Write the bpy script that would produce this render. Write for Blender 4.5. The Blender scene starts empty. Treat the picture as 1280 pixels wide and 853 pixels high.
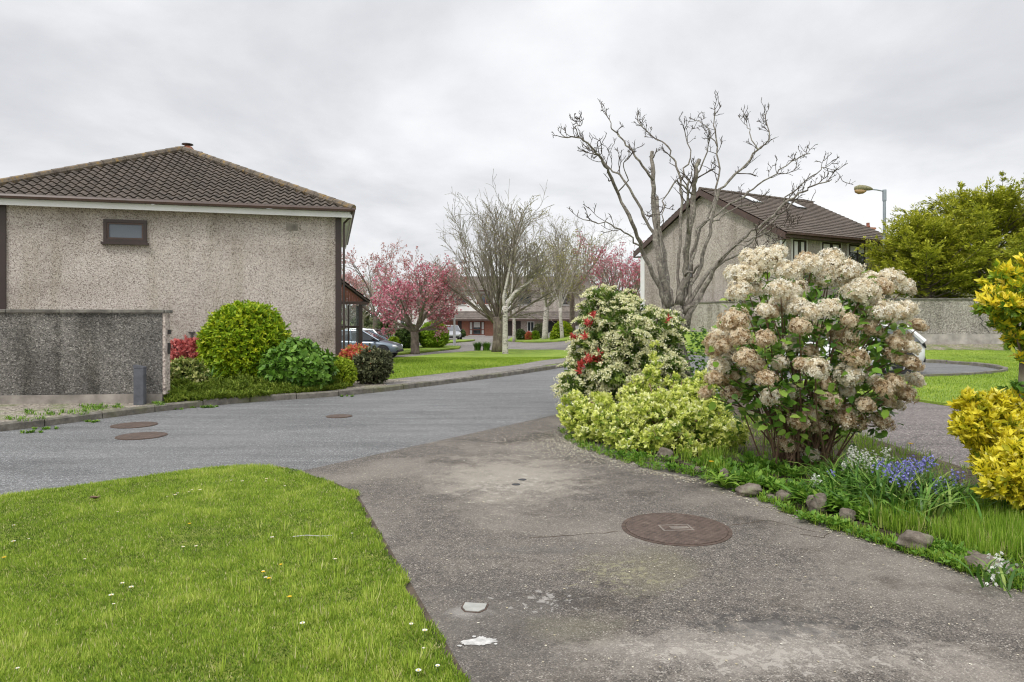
import bpy, bmesh, math, random
import numpy as np
from mathutils import Vector, Matrix

S = bpy.context.scene
COL = S.collection
rng = np.random.default_rng(11)
random.seed(5)
PI = math.pi
F = 853.0; HV = 400.0; CAM_Z = 1.6

# ------------------------------------------------------------------ terrain
def sst(t):
    t = np.clip(t, 0.0, 1.0)
    return t * t * (3 - 2 * t)

def g(x, y):
    """height of the land: a bank rising to the right, a dip to the far left"""
    x = np.asarray(x, float); y = np.asarray(y, float)
    r = 0.9 * sst((y - 26) / 8) * sst((x - 4) / 4)
    l = -0.4 * sst((y - 24) / 12) * (1 - sst((x - 1) / 5))
    return r + l

def P(u, v, Y):
    """a point Y metres out that the eye at 1.6 m sees in this direction"""
    return Vector(((u - 640) / F * Y, Y, CAM_Z - (v - HV) / F * Y))

def GP(u, v, h=0.0):
    """where the line of sight meets the ground (raised by h)"""
    Y = F * (CAM_Z - h) / (v - HV)
    for _ in range(25):
        gz = float(g((u - 640) / F * Y, Y))
        Y = 0.5 * Y + 0.5 * F * (CAM_Z - h - gz) / (v - HV)
    x = (u - 640) / F * Y
    return Vector((x, Y, float(g(x, Y)) + h))

def XY(p): return (p[0], p[1])

# ------------------------------------------------------------------ mesh helpers
def fast_mesh(name, V, Fc, rnd=None, smooth=False):
    """V (n,3), Fc (m,k) ; rnd per-face float"""
    me = bpy.data.meshes.new(name)
    V = np.ascontiguousarray(V, np.float32); Fc = np.ascontiguousarray(Fc, np.int32)
    m, k = Fc.shape
    me.vertices.add(len(V)); me.vertices.foreach_set('co', V.ravel())
    me.loops.add(m * k); me.loops.foreach_set('vertex_index', Fc.ravel())
    me.polygons.add(m)
    me.polygons.foreach_set('loop_start', np.arange(0, m * k, k, dtype=np.int32))
    me.polygons.foreach_set('loop_total', np.full(m, k, np.int32))
    if smooth: me.polygons.foreach_set('use_smooth', np.ones(m, bool))
    if rnd is not None:
        at = me.attributes.new('rnd', 'FLOAT', 'FACE')
        at.data.foreach_set('value', np.ascontiguousarray(rnd, np.float32))
    me.update(calc_edges=True); me.validate()
    return me

def link(name, me, mat=None, parent=None, loc=None):
    o = bpy.data.objects.new(name, me); COL.objects.link(o)
    if mat is not None and me is not None and len(me.materials) == 0: me.materials.append(mat)
    if parent is not None: o.parent = parent
    if loc is not None: o.location = loc
    return o

def tag(o, label=None, cat=None, group=None, kind=None):
    if label: o['label'] = label
    if cat: o['category'] = cat
    if group: o['group'] = group
    if kind: o['kind'] = kind
    return o

def thing(name, label, cat, loc=(0, 0, 0), rz=0.0, group=None):
    o = bpy.data.objects.new(name, None); COL.objects.link(o)
    o.location = loc; o.rotation_euler = (0, 0, rz); o.empty_display_size = .2
    return tag(o, label, cat, group)

class MB:
    """collects geometry of ONE mesh"""
    def __init__(s): s.v = []; s.f = []
    def add(s, V, Fs):
        b = len(s.v); s.v += [tuple(p) for p in V]; s.f += [tuple(i + b for i in q) for q in Fs]
        return s
    def box(s, x0, x1, y0, y1, z0, z1):
        V = [(x0,y0,z0),(x1,y0,z0),(x1,y1,z0),(x0,y1,z0),(x0,y0,z1),(x1,y0,z1),(x1,y1,z1),(x0,y1,z1)]
        return s.add(V, [(0,3,2,1),(4,5,6,7),(0,1,5,4),(1,2,6,5),(2,3,7,6),(3,0,4,7)])
    def prism(s, poly, axis, a, b):
        """poly 2-D extruded along axis from a to b (x: poly=(y,z), y: poly=(x,z), z: poly=(x,y))"""
        n = len(poly)
        def mk(p, t):
            if axis == 'x': return (t, p[0], p[1])
            if axis == 'y': return (p[0], t, p[1])
            return (p[0], p[1], t)
        V = [mk(p, a) for p in poly] + [mk(p, b) for p in poly]
        return s.add(V, [tuple(range(n))[::-1], tuple(range(n, 2*n))] + [(i, (i+1) % n, (i+1) % n + n, i + n) for i in range(n)])
    def tube(s, pts, rad, sides=6, cap=True):
        pts = [Vector(p) for p in pts]; n = len(pts)
        if not hasattr(rad, '__len__'): rad = [rad] * n
        t0 = (pts[1] - pts[0]).normalized()
        ref = Vector((0, 0, 1)) if abs(t0.z) < .9 else Vector((1, 0, 0))
        a = t0.cross(ref).normalized()
        b0 = len(s.v)
        for i in range(n):
            t = (pts[min(i+1, n-1)] - pts[max(i-1, 0)])
            if t.length < 1e-9: t = t0.copy()
            t.normalize(); a = (a - t * a.dot(t))
            if a.length < 1e-6: a = t.orthogonal()
            a.normalize(); b = t.cross(a)
            for k in range(sides):
                w = 2 * PI * k / sides
                q = pts[i] + (a * math.cos(w) + b * math.sin(w)) * rad[i]
                s.v.append((q.x, q.y, q.z))
        for i in range(n - 1):
            for k in range(sides):
                k2 = (k + 1) % sides
                s.f.append((b0+i*sides+k, b0+i*sides+k2, b0+(i+1)*sides+k2, b0+(i+1)*sides+k))
        if cap:
            s.f.append(tuple(b0 + k for k in range(sides))[::-1])
            s.f.append(tuple(b0 + (n-1)*sides + k for k in range(sides)))
        return s
    def lathe(s, prof, sides=16, c=(0,0,0), axis='z'):
        b0 = len(s.v); n = len(prof)
        for r, h in prof:
            for k in range(sides):
                w = 2 * PI * k / sides
                p = (r*math.cos(w), r*math.sin(w), h)
                if axis == 'y': p = (p[0], p[2], p[1])
                elif axis == 'x': p = (p[2], p[0], p[1])
                s.v.append((p[0]+c[0], p[1]+c[1], p[2]+c[2]))
        for i in range(n-1):
            for k in range(sides):
                k2 = (k+1) % sides
                s.f.append((b0+i*sides+k, b0+i*sides+k2, b0+(i+1)*sides+k2, b0+(i+1)*sides+k))
        s.f.append(tuple(b0+k for k in range(sides))[::-1]); s.f.append(tuple(b0+(n-1)*sides+k for k in range(sides)))
        return s
    def build(s, name, mat=None, parent=None, rel=None, smooth=False, loc=None, bevel=0.0):
        me = bpy.data.meshes.new(name)
        v = s.v
        if rel is not None: v = [(p[0]-rel[0], p[1]-rel[1], p[2]-rel[2]) for p in v]
        me.from_pydata(v, [], s.f); me.update()
        bm = bmesh.new(); bm.from_mesh(me); bmesh.ops.recalc_face_normals(bm, faces=bm.faces); bm.to_mesh(me); bm.free()
        if smooth: me.polygons.foreach_set('use_smooth', np.ones(len(me.polygons), bool))
        o = link(name, me, mat, parent, loc)
        if bevel:
            m = o.modifiers.new('bevel', 'BEVEL'); m.width = bevel; m.segments = 2; m.limit_method = 'ANGLE'
        return o

def rotz(p, a):
    c, s_ = math.cos(a), math.sin(a)
    return Vector((p[0]*c - p[1]*s_, p[0]*s_ + p[1]*c, p[2]))

# ------------------------------------------------------------------ node materials
def new_mat(name):
    m = bpy.data.materials.new(name); m.use_nodes = True
    nt = m.node_tree; b = nt.nodes['Principled BSDF']
    return m, nt, b
def N(nt, t, **kw):
    n = nt.nodes.new(t)
    for k, v in kw.items():
        if hasattr(n, k): setattr(n, k, v)
        else: n.inputs[k].default_value = v
    return n
def ramp(nt, fac, stops, interp='LINEAR'):
    r = N(nt, 'ShaderNodeValToRGB'); cr = r.color_ramp; cr.interpolation = interp
    while len(cr.elements) < len(stops): cr.elements.new(.5)
    for e, (p, c) in zip(cr.elements, stops):
        e.position = p; e.color = (c[0], c[1], c[2], 1) if hasattr(c, '__len__') else (c, c, c, 1)
    nt.links.new(fac, r.inputs[0]); return r.outputs[0]
def coords(nt, scale=(1,1,1), kind='Object', rot=(0,0,0)):
    t = N(nt, 'ShaderNodeTexCoord'); mp = N(nt, 'ShaderNodeMapping')
    mp.inputs['Scale'].default_value = scale; mp.inputs['Rotation'].default_value = rot
    nt.links.new(t.outputs[kind], mp.inputs[0]); return mp.outputs[0]
def wcoords(nt, scale=(1,1,1), rot=(0,0,0)):
    t = N(nt, 'ShaderNodeNewGeometry'); mp = N(nt, 'ShaderNodeMapping')
    mp.inputs['Scale'].default_value = scale; mp.inputs['Rotation'].default_value = rot
    nt.links.new(t.outputs['Position'], mp.inputs[0]); return mp.outputs[0]
def noise(nt, vec, scale, detail=4, rough=.55, dist=0.0):
    n = N(nt, 'ShaderNodeTexNoise'); n.inputs['Scale'].default_value = scale; n.inputs['Detail'].default_value = detail
    n.inputs['Roughness'].default_value = rough; n.inputs['Distortion'].default_value = dist
    nt.links.new(vec, n.inputs['Vector']); return n.outputs['Fac']
def voro(nt, vec, scale, out='Color', feature='F1'):
    n = N(nt, 'ShaderNodeTexVoronoi', feature=feature); n.inputs['Scale'].default_value = scale
    nt.links.new(vec, n.inputs['Vector']); return n.outputs[out]
def mix(nt, a, b, fac, mode='MIX'):
    n = N(nt, 'ShaderNodeMix', data_type='RGBA', blend_type=mode)
    for s_, val in ((n.inputs[6], a), (n.inputs[7], b), (n.inputs[0], fac)):
        if hasattr(val, 'links') or hasattr(val, 'is_linked'): nt.links.new(val, s_)
        elif hasattr(val, '__len__'): s_.default_value = (val[0], val[1], val[2], 1)
        else: s_.default_value = val
    return n.outputs[2]
def mth(nt, op, a, b=0.0, clamp=False):
    n = N(nt, 'ShaderNodeMath', operation=op, use_clamp=clamp)
    for s_, val in ((n.inputs[0], a), (n.inputs[1], b)):
        if hasattr(val, 'is_linked'): nt.links.new(val, s_)
        else: s_.default_value = val
    return n.outputs[0]
def bump(nt, b, h, strength, dist=.02):
    n = N(nt, 'ShaderNodeBump'); n.inputs['Strength'].default_value = strength; n.inputs['Distance'].default_value = dist
    nt.links.new(h, n.inputs['Height']); nt.links.new(n.outputs[0], b.inputs['Normal'])

def flat(name, col, rough=.6, metal=0.0, var=.18, scale=6.0, bmp=0.0):
    m, nt, b = new_mat(name)
    c = coords(nt)
    n = noise(nt, c, scale, 5)
    col2 = tuple(min(1, x * (1 - var)) for x in col); col3 = tuple(min(1, x * (1 + var)) for x in col)
    nt.links.new(ramp(nt, n, [(.3, col2), (.7, col3)]), b.inputs['Base Color'])
    b.inputs['Roughness'].default_value = rough; b.inputs['Metallic'].default_value = metal
    if bmp: bump(nt, b, noise(nt, c, scale * 6, 4), bmp)
    return m

def leafmat(name, stops, rough=.5, trans=.3, spec=.3):
    """one colour per leaf along a ramp of the plant's own leaf colours"""
    m, nt, b = new_mat(name)
    at = N(nt, 'ShaderNodeAttribute', attribute_name='rnd', attribute_type='GEOMETRY')
    c = ramp(nt, at.outputs['Fac'], stops)
    nt.links.new(c, b.inputs['Base Color']); b.inputs['Roughness'].default_value = rough
    b.inputs['Specular IOR Level'].default_value = spec
    if trans:
        tr = N(nt, 'ShaderNodeBsdfTranslucent'); nt.links.new(c, tr.inputs[0])
        mx = N(nt, 'ShaderNodeMixShader'); mx.inputs[0].default_value = trans
        nt.links.new(b.outputs[0], mx.inputs[1]); nt.links.new(tr.outputs[0], mx.inputs[2])
        nt.links.new(mx.outputs[0], nt.nodes['Material Output'].inputs['Surface'])
    return m

def pebbledash(name, stones, grime, stain=(.35, .7), vert=1.0, scale=30.0, g0=.5, streak=.0):
    m, nt, b = new_mat(name)
    c = coords(nt)
    vc = voro(nt, c, scale, 'Color')
    sep = N(nt, 'ShaderNodeSeparateColor'); nt.links.new(vc, sep.inputs[0])
    base = ramp(nt, sep.outputs[0], stones)
    vd = voro(nt, c, scale, 'Distance')
    big = noise(nt, coords(nt, (1, 1, vert)), g0, 6, .62, .4)
    f = ramp(nt, big, [(stain[0], 0), (stain[1], 1)])
    col = mix(nt, base, grime, f, 'MULTIPLY')
    if streak:
        stn = noise(nt, coords(nt, (1.6, 1.6, .16)), 1.3, 5, .6)
        f2 = ramp(nt, stn, [(.5, 0), (.66, 1)])
        col = mix(nt, col, (streak, streak, streak * .95), f2, 'MULTIPLY')
    nt.links.new(col, b.inputs['Base Color']); b.inputs['Roughness'].default_value = .95
    bump(nt, b, vd, .7, .012)
    return m

M = {}
def build_materials():
    M['wall'] = pebbledash('pebbledash_beige', [(.0, (.21, .175, .155)), (.15, (.29, .25, .225)), (.26, (.47, .412, .372)), (.8, (.58, .52, .475)), (1, (.70, .655, .61))],
                           (.64, .62, .60), (.44, .68), 1.6, 46, .36, .86)
    M['wall_dark'] = pebbledash('pebbledash_grimy', [(.0, (.09, .083, .076)), (.25, (.155, .145, .132)), (.62, (.225, .21, .193)), (.9, (.31, .29, .265)), (1, (.48, .455, .42))],
                           (.42, .42, .42), (.38, .60), .8, 48, .5, .55)
    M['wall_end'] = pebbledash('pebbledash_pinkish', [(.0, (.22, .18, .16)), (.5, (.5, .42, .37)), (1, (.66, .58, .52))], (.8, .8, .8), (.5, .8), 1, 30)
    M['wall_right'] = pebbledash('pebbledash_grey', [(.0, (.22, .19, .17)), (.4, (.42, .37, .335)), (.8, (.54, .485, .44)), (1, (.66, .61, .56))],
                           (.72, .70, .69), (.45, .72), .35, 30, .5, .80)
    M['wall_garden'] = pebbledash('pebbledash_pale_grey', [(.0, (.14, .125, .11)), (.35, (.30, .275, .25)), (.8, (.44, .41, .375)), (1, (.60, .56, .52))],
                           (.62, .62, .62), (.42, .7), .5, 30, .7, .8)
    M['plinth'] = flat('plinth_render', (.30, .27, .24), .95, 0, .4, 3, .3)
    M['coping'] = flat('coping_stone', (.17, .16, .14), .95, 0, .45, 5, .5)
    M['brown'] = flat('dark_brown_upvc', (.045, .030, .026), .42, 0, .15, 3)
    M['gutter'] = flat('brown_gutter', (.078, .046, .037), .4, 0, .2, 3)
    M['white'] = flat('white_upvc', (.80, .80, .79), .4, 0, .05, 2)
    M['offwhite'] = flat('off_white_render', (.66, .65, .61), .9, 0, .12, 2, .2)
    M['cladding'] = flat('red_brown_boards', (.23, .085, .055), .6, 0, .25, 5)
    M['blackm'] = flat('black_plastic', (.02, .02, .022), .5)
    M['iron_pipe'] = flat('dark_iron', (.05, .045, .045), .6)
    M['chalk'] = flat('splashed_white_paint', (.52, .51, .49), .9, 0, .3, 30)
    M['rubber'] = flat('tyre_rubber', (.025, .025, .026), .8)
    M['alloy'] = flat('alloy_rim', (.55, .56, .58), .3, .7, .05)
    M['galv'] = flat('galvanised_steel', (.33, .37, .42), .5, .3, .12, 8)
    M['palepole'] = flat('pale_pole', (.55, .56, .56), .6, .1, .1, 8)
    M['post'] = flat('slate_grey_post', (.10, .105, .12), .7, 0, .25, 9, .2)
    M['lichen_metal'] = flat('lantern_lichen', (.25, .235, .14), .9, 0, .5, 20, .3)
    M['amber'] = flat('amber_bowl', (.42, .27, .13), .3, 0, .2, 9)
    M['redlens'] = flat('red_lens', (.55, .04, .04), .2)
    M['lampglass'] = flat('lamp_lens', (.7, .72, .74), .1)
    M['petal_white'] = flat('white_petal', (.85, .85, .82), .6, 0, .05)
    M['petal_yellow'] = flat('yellow_petal', (.85, .55, .02), .6, 0, .1)
    M['bark_white'] = None
    M['bin'] = flat('pale_grey_plastic', (.55, .57, .60), .5)
    M['curtain'] = flat('net_curtain', (.72, .72, .70), .9, 0, .1, 12)
    M['brick_red'] = None
    # glass: dark pane that reflects the sky
    m, nt, b = new_mat('window_glass'); b.inputs['Base Color'].default_value = (.05, .06, .07, 1); b.inputs['Roughness'].default_value = .04
    b.inputs['Specular IOR Level'].default_value = 1.0; b.inputs['Coat Weight'].default_value = .6; b.inputs['Coat Roughness'].default_value = .03; M['glass'] = m
    m, nt, b = new_mat('frosted_glass'); b.inputs['Base Color'].default_value = (.11, .13, .155, 1); b.inputs['Roughness'].default_value = .10
    b.inputs['Specular IOR Level'].default_value = .7; M['frosted'] = m
    m, nt, b = new_mat('clear_glass'); b.inputs['Base Color'].default_value = (.8, .85, .85, 1); b.inputs['Roughness'].default_value = .02
    b.inputs['Transmission Weight'].default_value = .9; b.inputs['IOR'].default_value = 1.05; M['clear'] = m
    # car paints
    for nm, c, mt in (('paint_blue', (.14, .18, .225), .35), ('paint_silver', (.42, .44, .46), .6), ('paint_white', (.82, .83, .84), 0)):
        m, nt, b = new_mat(nm); b.inputs['Base Color'].default_value = (*c, 1); b.inputs['Metallic'].default_value = mt
        b.inputs['Roughness'].default_value = .35; b.inputs['Coat Weight'].default_value = .7; b.inputs['Coat Roughness'].default_value = .06
        M[nm] = m
    # bark
    def bark(name, dark, light, lich, sc=9):
        m, nt, b = new_mat(name); c = coords(nt, (1, 1, .45))
        n = noise(nt, c, sc, 6, .65)
        col = ramp(nt, n, [(.3, dark), (.62, light)])
        f = ramp(nt, noise(nt, coords(nt), sc * .55, 5), [(.55, 0), (.68, 1)])
        col = mix(nt, col, lich, f)
        nt.links.new(col, b.inputs['Base Color']); b.inputs['Roughness'].default_value = .95
        bump(nt, b, n, .6, .02); return m
    M['bark'] = bark('lichen_bark', (.065, .056, .048), (.27, .24, .205), (.40, .385, .31), 30)
    M['twig'] = bark('twig_bark', (.04, .03, .026), (.095, .074, .062), (.14, .118, .09), 20)
    M['bark_dark'] = bark('brown_bark', (.07, .055, .045), (.22, .18, .145), (.26, .24, .17), 6)
    M['bark_far'] = bark('grey_brown_twigs', (.16, .135, .115), (.31, .275, .23), (.37, .34, .25), 4)
    m, nt, b = new_mat('birch_bark'); c = coords(nt, (1, 1, 3))
    n = noise(nt, c, 5, 5, .7)
    nt.links.new(ramp(nt, n, [(.36, (.05, .045, .04)), (.46, (.45, .42, .37)), (.7, (.62, .59, .53))]), b.inputs['Base Color'])
    b.inputs['Roughness'].default_value = .85; M['birch'] = m
    M['stem_brown'] = flat('dry_brown_stem', (.20, .125, .08), .85, 0, .35, 9)
    M['stem_green'] = flat('green_stem', (.12, .20, .05), .7, 0, .25, 9)
    M['twig_dark'] = flat('shrub_twig', (.07, .05, .035), .9, 0, .3, 9)
    # leaves
    M['lf_pieris'] = leafmat('pieris_leaf', [(0, (.05, .10, .015)), (.45, (.15, .25, .035)), (.75, (.32, .42, .08)), (1, (.52, .58, .17))], .4, .2)
    M['lf_red'] = leafmat('red_new_leaf', [(0, (.30, .03, .03)), (.5, (.55, .075, .06)), (1, (.68, .20, .15))], .45, .25)
    M['fl_cream'] = leafmat('cream_panicle', [(0, (.58, .56, .24)), (.35, (.83, .82, .48)), (1, (.96, .95, .76))], .7, .25)
    M['lf_varieg'] = leafmat('lime_variegated_leaf', [(0, (.10, .20, .03)), (.18, (.28, .40, .05)), (.38, (.56, .64, .10)), (.7, (.78, .82, .24)), (1, (.93, .94, .60))], .5, .3)
    M['lf_gold'] = leafmat('golden_leaf', [(0, (.16, .22, .02)), (.2, (.42, .42, .02)), (.5, (.76, .66, .03)), (.85, (.92, .82, .09)), (1, (.95, .90, .34))], .42, .3)
    M['lf_gold_top'] = leafmat('golden_green_leaf', [(0, (.10, .21, .02)), (.35, (.30, .42, .03)), (.6, (.82, .70, .03)), (.85, (.96, .78, .07)), (1, (.96, .85, .22))], .42, .3)
    M['lf_hyd'] = leafmat('broad_green_leaf', [(0, (.05, .13, .02)), (.5, (.14, .28, .035)), (.85, (.26, .43, .06)), (1, (.42, .56, .12))], .4, .25)
    M['fl_pale'] = leafmat('pale_dry_floret', [(0, (.46, .34, .19)), (.15, (.79, .69, .49)), (.42, (.92, .86, .70)), (1, (.97, .95, .87))], .9, .35)
    M['fl_brown'] = leafmat('brown_dry_floret', [(0, (.30, .19, .09)), (.22, (.62, .46, .28)), (.52, (.82, .70, .50)), (1, (.94, .87, .71))], .9, .45)
    M['lf_dome'] = leafmat('yellow_green_leaf', [(0, (.09, .18, .008)), (.4, (.25, .40, .015)), (.75, (.45, .54, .02)), (1, (.66, .62, .04))], .5, .25)
    M['lf_green'] = leafmat('fresh_green_leaf', [(0, (.05, .125, .015)), (.5, (.13, .27, .03)), (1, (.28, .45, .08))], .38, .2)
    M['lf_lime'] = leafmat('lime_leaf', [(0, (.10, .19, .01)), (.5, (.30, .41, .02)), (1, (.50, .58, .05))], .5, .25)
    M['lf_spot'] = leafmat('cream_edged_leaf', [(0, (.05, .10, .015)), (.4, (.20, .26, .05)), (.75, (.55, .55, .19)), (1, (.78, .74, .42))], .45, .2)
    M['lf_olive'] = leafmat('olive_leaf', [(0, (.035, .045, .02)), (.6, (.12, .135, .06)), (.85, (.26, .26, .14)), (1, (.40, .38, .25))], .5, .15)
    M['lf_pink'] = leafmat('pink_red_leaf', [(0, (.30, .06, .06)), (.5, (.62, .15, .14)), (1, (.82, .36, .32))], .55, .25)
    M['lf_rededge'] = leafmat('red_and_lime_leaf', [(0, (.30, .36, .06)), (.3, (.55, .42, .10)), (.45, (.62, .09, .07)), (1, (.76, .24, .18))], .5, .25)
    M['lf_heath'] = leafmat('low_heath_leaf', [(0, (.07, .115, .012)), (.5, (.19, .27, .025)), (1, (.36, .43, .07))], .6, .2)
    M['lf_hedge'] = leafmat('bright_hedge_leaf', [(0, (.09, .20, .01)), (.5, (.25, .40, .02)), (1, (.42, .55, .05))], .5, .25)
    M['lf_dark'] = leafmat('dark_evergreen_leaf', [(0, (.03, .06, .015)), (.6, (.08, .13, .03)), (1, (.15, .21, .05))], .5, .15)
    M['lf_conifer'] = leafmat('golden_cypress_spray', [(0, (.08, .11, .015)), (.3, (.28, .32, .03)), (.65, (.53, .54, .05)), (1, (.72, .69, .11))], .6, .25)
    M['lf_bud'] = leafmat('opening_bud', [(0, (.13, .14, .05)), (.6, (.27, .29, .10)), (1, (.42, .42, .18))], .6, .3)
    M['lf_spring'] = leafmat('thin_spring_leaf', [(0, (.20, .19, .06)), (.6, (.38, .36, .12)), (1, (.48, .46, .20))], .6, .4)
    M['fl_pink'] = leafmat('cherry_blossom', [(0, (.36, .07, .10)), (.4, (.66, .20, .28)), (.75, (.80, .37, .44)), (1, (.92, .70, .74))], .7, .4)
    M['fl_plum'] = leafmat('coppery_blossom', [(0, (.28, .10, .09)), (.5, (.52, .25, .24)), (1, (.76, .52, .51))], .7, .4)
    M['lf_strap'] = leafmat('strap_leaf', [(0, (.04, .11, .015)), (.5, (.10, .23, .03)), (.85, (.20, .36, .06)), (1, (.38, .48, .13))], .4, .25)
    M['lf_weed'] = leafmat('weed_leaf', [(0, (.05, .13, .015)), (.5, (.14, .29, .03)), (1, (.32, .48, .07))], .5, .3)
    M['fl_blue'] = leafmat('lavender_bell', [(0, (.16, .15, .45)), (.5, (.30, .30, .72)), (1, (.50, .50, .86))], .6, .3)
    M['fl_white'] = leafmat('white_bell', [(0, (.62, .66, .56)), (1, (.90, .90, .86))], .6, .3)
    M['grass'] = leafmat('lawn_blade', [(0, (.06, .115, .012)), (.35, (.20, .32, .03)), (.75, (.39, .51, .065)), (.93, (.56, .62, .15)), (1, (.66, .60, .32))], .55, .3, .2)
    M['grass_rough'] = leafmat('rough_grass_blade', [(0, (.09, .18, .015)), (.5, (.20, .345, .03)), (.9, (.36, .50, .07)), (1, (.54, .50, .22))], .5, .3, .2)
    M['litter'] = leafmat('fallen_petal', [(0, (.42, .36, .24)), (.6, (.66, .60, .46)), (1, (.85, .82, .72))], .9, .1)
    # ---- grounds
    m, nt, b = new_mat('lawn_turf'); w = wcoords(nt)
    n1 = noise(nt, w, .8, 6, .65); n2 = noise(nt, w, 26, 4, .7)
    c1 = ramp(nt, n1, [(.3, (.18, .27, .03)), (.55, (.27, .375, .045)), (.75, (.37, .44, .08))])
    c2 = ramp(nt, n2, [(.3, (.35, .4, .3)), (.55, (.9, .95, .8)), (.8, (1.25, 1.2, 1.1))])
    nt.links.new(mix(nt, c1, c2, .8, 'MULTIPLY'), b.inputs['Base Color']); b.inputs['Roughness'].default_value = .95
    bump(nt, b, n2, .8, .04); M['turf'] = m
    m, nt, b = new_mat('thatch_under_grass'); w = wcoords(nt)
    n1 = noise(nt, w, 14, 5, .7)
    nt.links.new(ramp(nt, n1, [(.3, (.09, .12, .014)), (.6, (.20, .24, .03)), (.8, (.33, .30, .11))]), b.inputs['Base Color']); b.inputs['Roughness'].default_value = 1
    M['thatch'] = m
    m, nt, b = new_mat('wide_land'); w = wcoords(nt)
    n1 = noise(nt, w, .25, 6, .65)
    nt.links.new(ramp(nt, n1, [(.3, (.08, .13, .02)), (.7, (.18, .24, .04))]), b.inputs['Base Color']); b.inputs['Roughness'].default_value = 1
    M['land'] = m
    m, nt, b = new_mat('garden_soil'); w = wcoords(nt)
    n1 = noise(nt, w, 9, 6, .7)
    nt.links.new(ramp(nt, n1, [(.3, (.045, .034, .024)), (.65, (.13, .10, .07)), (.85, (.22, .19, .14))]), b.inputs['Base Color']); b.inputs['Roughness'].default_value = 1
    bump(nt, b, n1, .8, .05); M['soil'] = m
    m, nt, b = new_mat('gritty_verge'); w = wcoords(nt)
    vc = voro(nt, w, 34, 'Color'); sp = N(nt, 'ShaderNodeSeparateColor'); nt.links.new(vc, sp.inputs[0])
    c0 = ramp(nt, sp.outputs[0], [(0, (.10, .085, .07)), (.5, (.27, .235, .19)), (1, (.46, .42, .35))])
    f = ramp(nt, noise(nt, w, 1.6, 5), [(.5, 0), (.7, 1)])
    nt.links.new(mix(nt, c0, (.12, .17, .03), f), b.inputs['Base Color']); b.inputs['Roughness'].default_value = 1
    M['grit'] = m
    # driveway: worn brown-grey tarmac with pale chippings, moss and dark patches
    m, nt, b = new_mat('worn_drive_tarmac'); w = wcoords(nt)
    vc = voro(nt, w, 160, 'Color'); sp = N(nt, 'ShaderNodeSeparateColor'); nt.links.new(vc, sp.inputs[0])
    chip = ramp(nt, sp.outputs[0], [(0, (.048, .041, .035)), (.30, (.092, .080, .069)), (.70, (.145, .127, .110)), (.93, (.215, .193, .167)), (1, (.42, .39, .345))])
    nmid = noise(nt, w, 11, 5, .7)
    chip = mix(nt, chip, ramp(nt, nmid, [(.3, .74), (.7, 1.24)]), 1.0, 'MULTIPLY')
    nb = noise(nt, w, .55, 6, .62, .3)
    c = mix(nt, chip, (.31, .28, .24), mth(nt, 'MULTIPLY', ramp(nt, nb, [(.47, 0), (.66, 1)]), .55))
    nd = noise(nt, wcoords(nt, (1, 1.2, 1), (0, 0, .5)), .85, 7, .68)
    c = mix(nt, c, (.62, .60, .58), ramp(nt, nd, [(.55, 0), (.62, 1)]), 'MULTIPLY')
    def patch(c, cx, cy, rx, ry, col, amt, mode='MIX'):
        # a stain with its own place on the drive, ragged at the rim
        t = N(nt, 'ShaderNodeNewGeometry'); sx = N(nt, 'ShaderNodeSeparateXYZ'); nt.links.new(t.outputs['Position'], sx.inputs[0])
        dx = mth(nt, 'DIVIDE', mth(nt, 'SUBTRACT', sx.outputs[0], cx), rx); dy = mth(nt, 'DIVIDE', mth(nt, 'SUBTRACT', sx.outputs[1], cy), ry)
        r = mth(nt, 'SQRT', mth(nt, 'ADD', mth(nt, 'MULTIPLY', dx, dx), mth(nt, 'MULTIPLY', dy, dy)))
        r = mth(nt, 'ADD', r, mth(nt, 'MULTIPLY', mth(nt, 'SUBTRACT', noise(nt, w, 3.2, 9, .78), .5), 2.9))
        f = mth(nt, 'MULTIPLY', ramp(nt, r, [(.30, 1), (.95, 0)]), amt)
        return mix(nt, c, col, f, mode)
    c = patch(c, -.1, 3.6, .75, .8, (.075, .07, .064), .35)
    c = patch(c, .0, 7.0, 1.0, 1.3, (.37, .335, .28), .6)
    c = patch(c, .85, 4.4, .45, .55, (.20, .185, .10), .28)
    c = patch(c, .35, 3.55, .35, .22, (.20, .185, .11), .26)
    def spatter(c, cx, cy, rx, ry, col, amt, sc=17, th=.42):
        # crisp ragged flecks gathered round one spot
        t = N(nt, 'ShaderNodeNewGeometry'); sx = N(nt, 'ShaderNodeSeparateXYZ'); nt.links.new(t.outputs['Position'], sx.inputs[0])
        dx = mth(nt, 'DIVIDE', mth(nt, 'SUBTRACT', sx.outputs[0], cx), rx); dy = mth(nt, 'DIVIDE', mth(nt, 'SUBTRACT', sx.outputs[1], cy), ry)
        r = mth(nt, 'SQRT', mth(nt, 'ADD', mth(nt, 'MULTIPLY', dx, dx), mth(nt, 'MULTIPLY', dy, dy)))
        v = mth(nt, 'SUBTRACT', noise(nt, w, sc, 9, .7, .5), mth(nt, 'MULTIPLY', r, .16))
        return mix(nt, c, col, mth(nt, 'MULTIPLY', ramp(nt, v, [(th, 0), (th + .05, 1)]), amt))
    c = spatter(c, 1.35, 3.55, .55, .22, (.05, .046, .043), .8, 14, .40)
    c = spatter(c, .2, 3.9, .3, .25, (.42, .40, .37), .6, 20, .47)
    c = spatter(c, 1.2, 3.25, 1.0, .3, (.44, .41, .37), .55, 16, .46)
    c = spatter(c, .0, 6.6, 1.2, 1.2, (.44, .41, .36), .5, 13, .50)
    c = spatter(c, .7, 4.3, .6, .6, (.30, .28, .17), .5, 15, .48)
    c = spatter(c, 1.9, 4.2, .6, .5, (.06, .055, .05), .55, 12, .50)
    c = spatter(c, 1.6, 5.2, .5, .4, (.07, .063, .057), .6, 14, .50)
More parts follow.
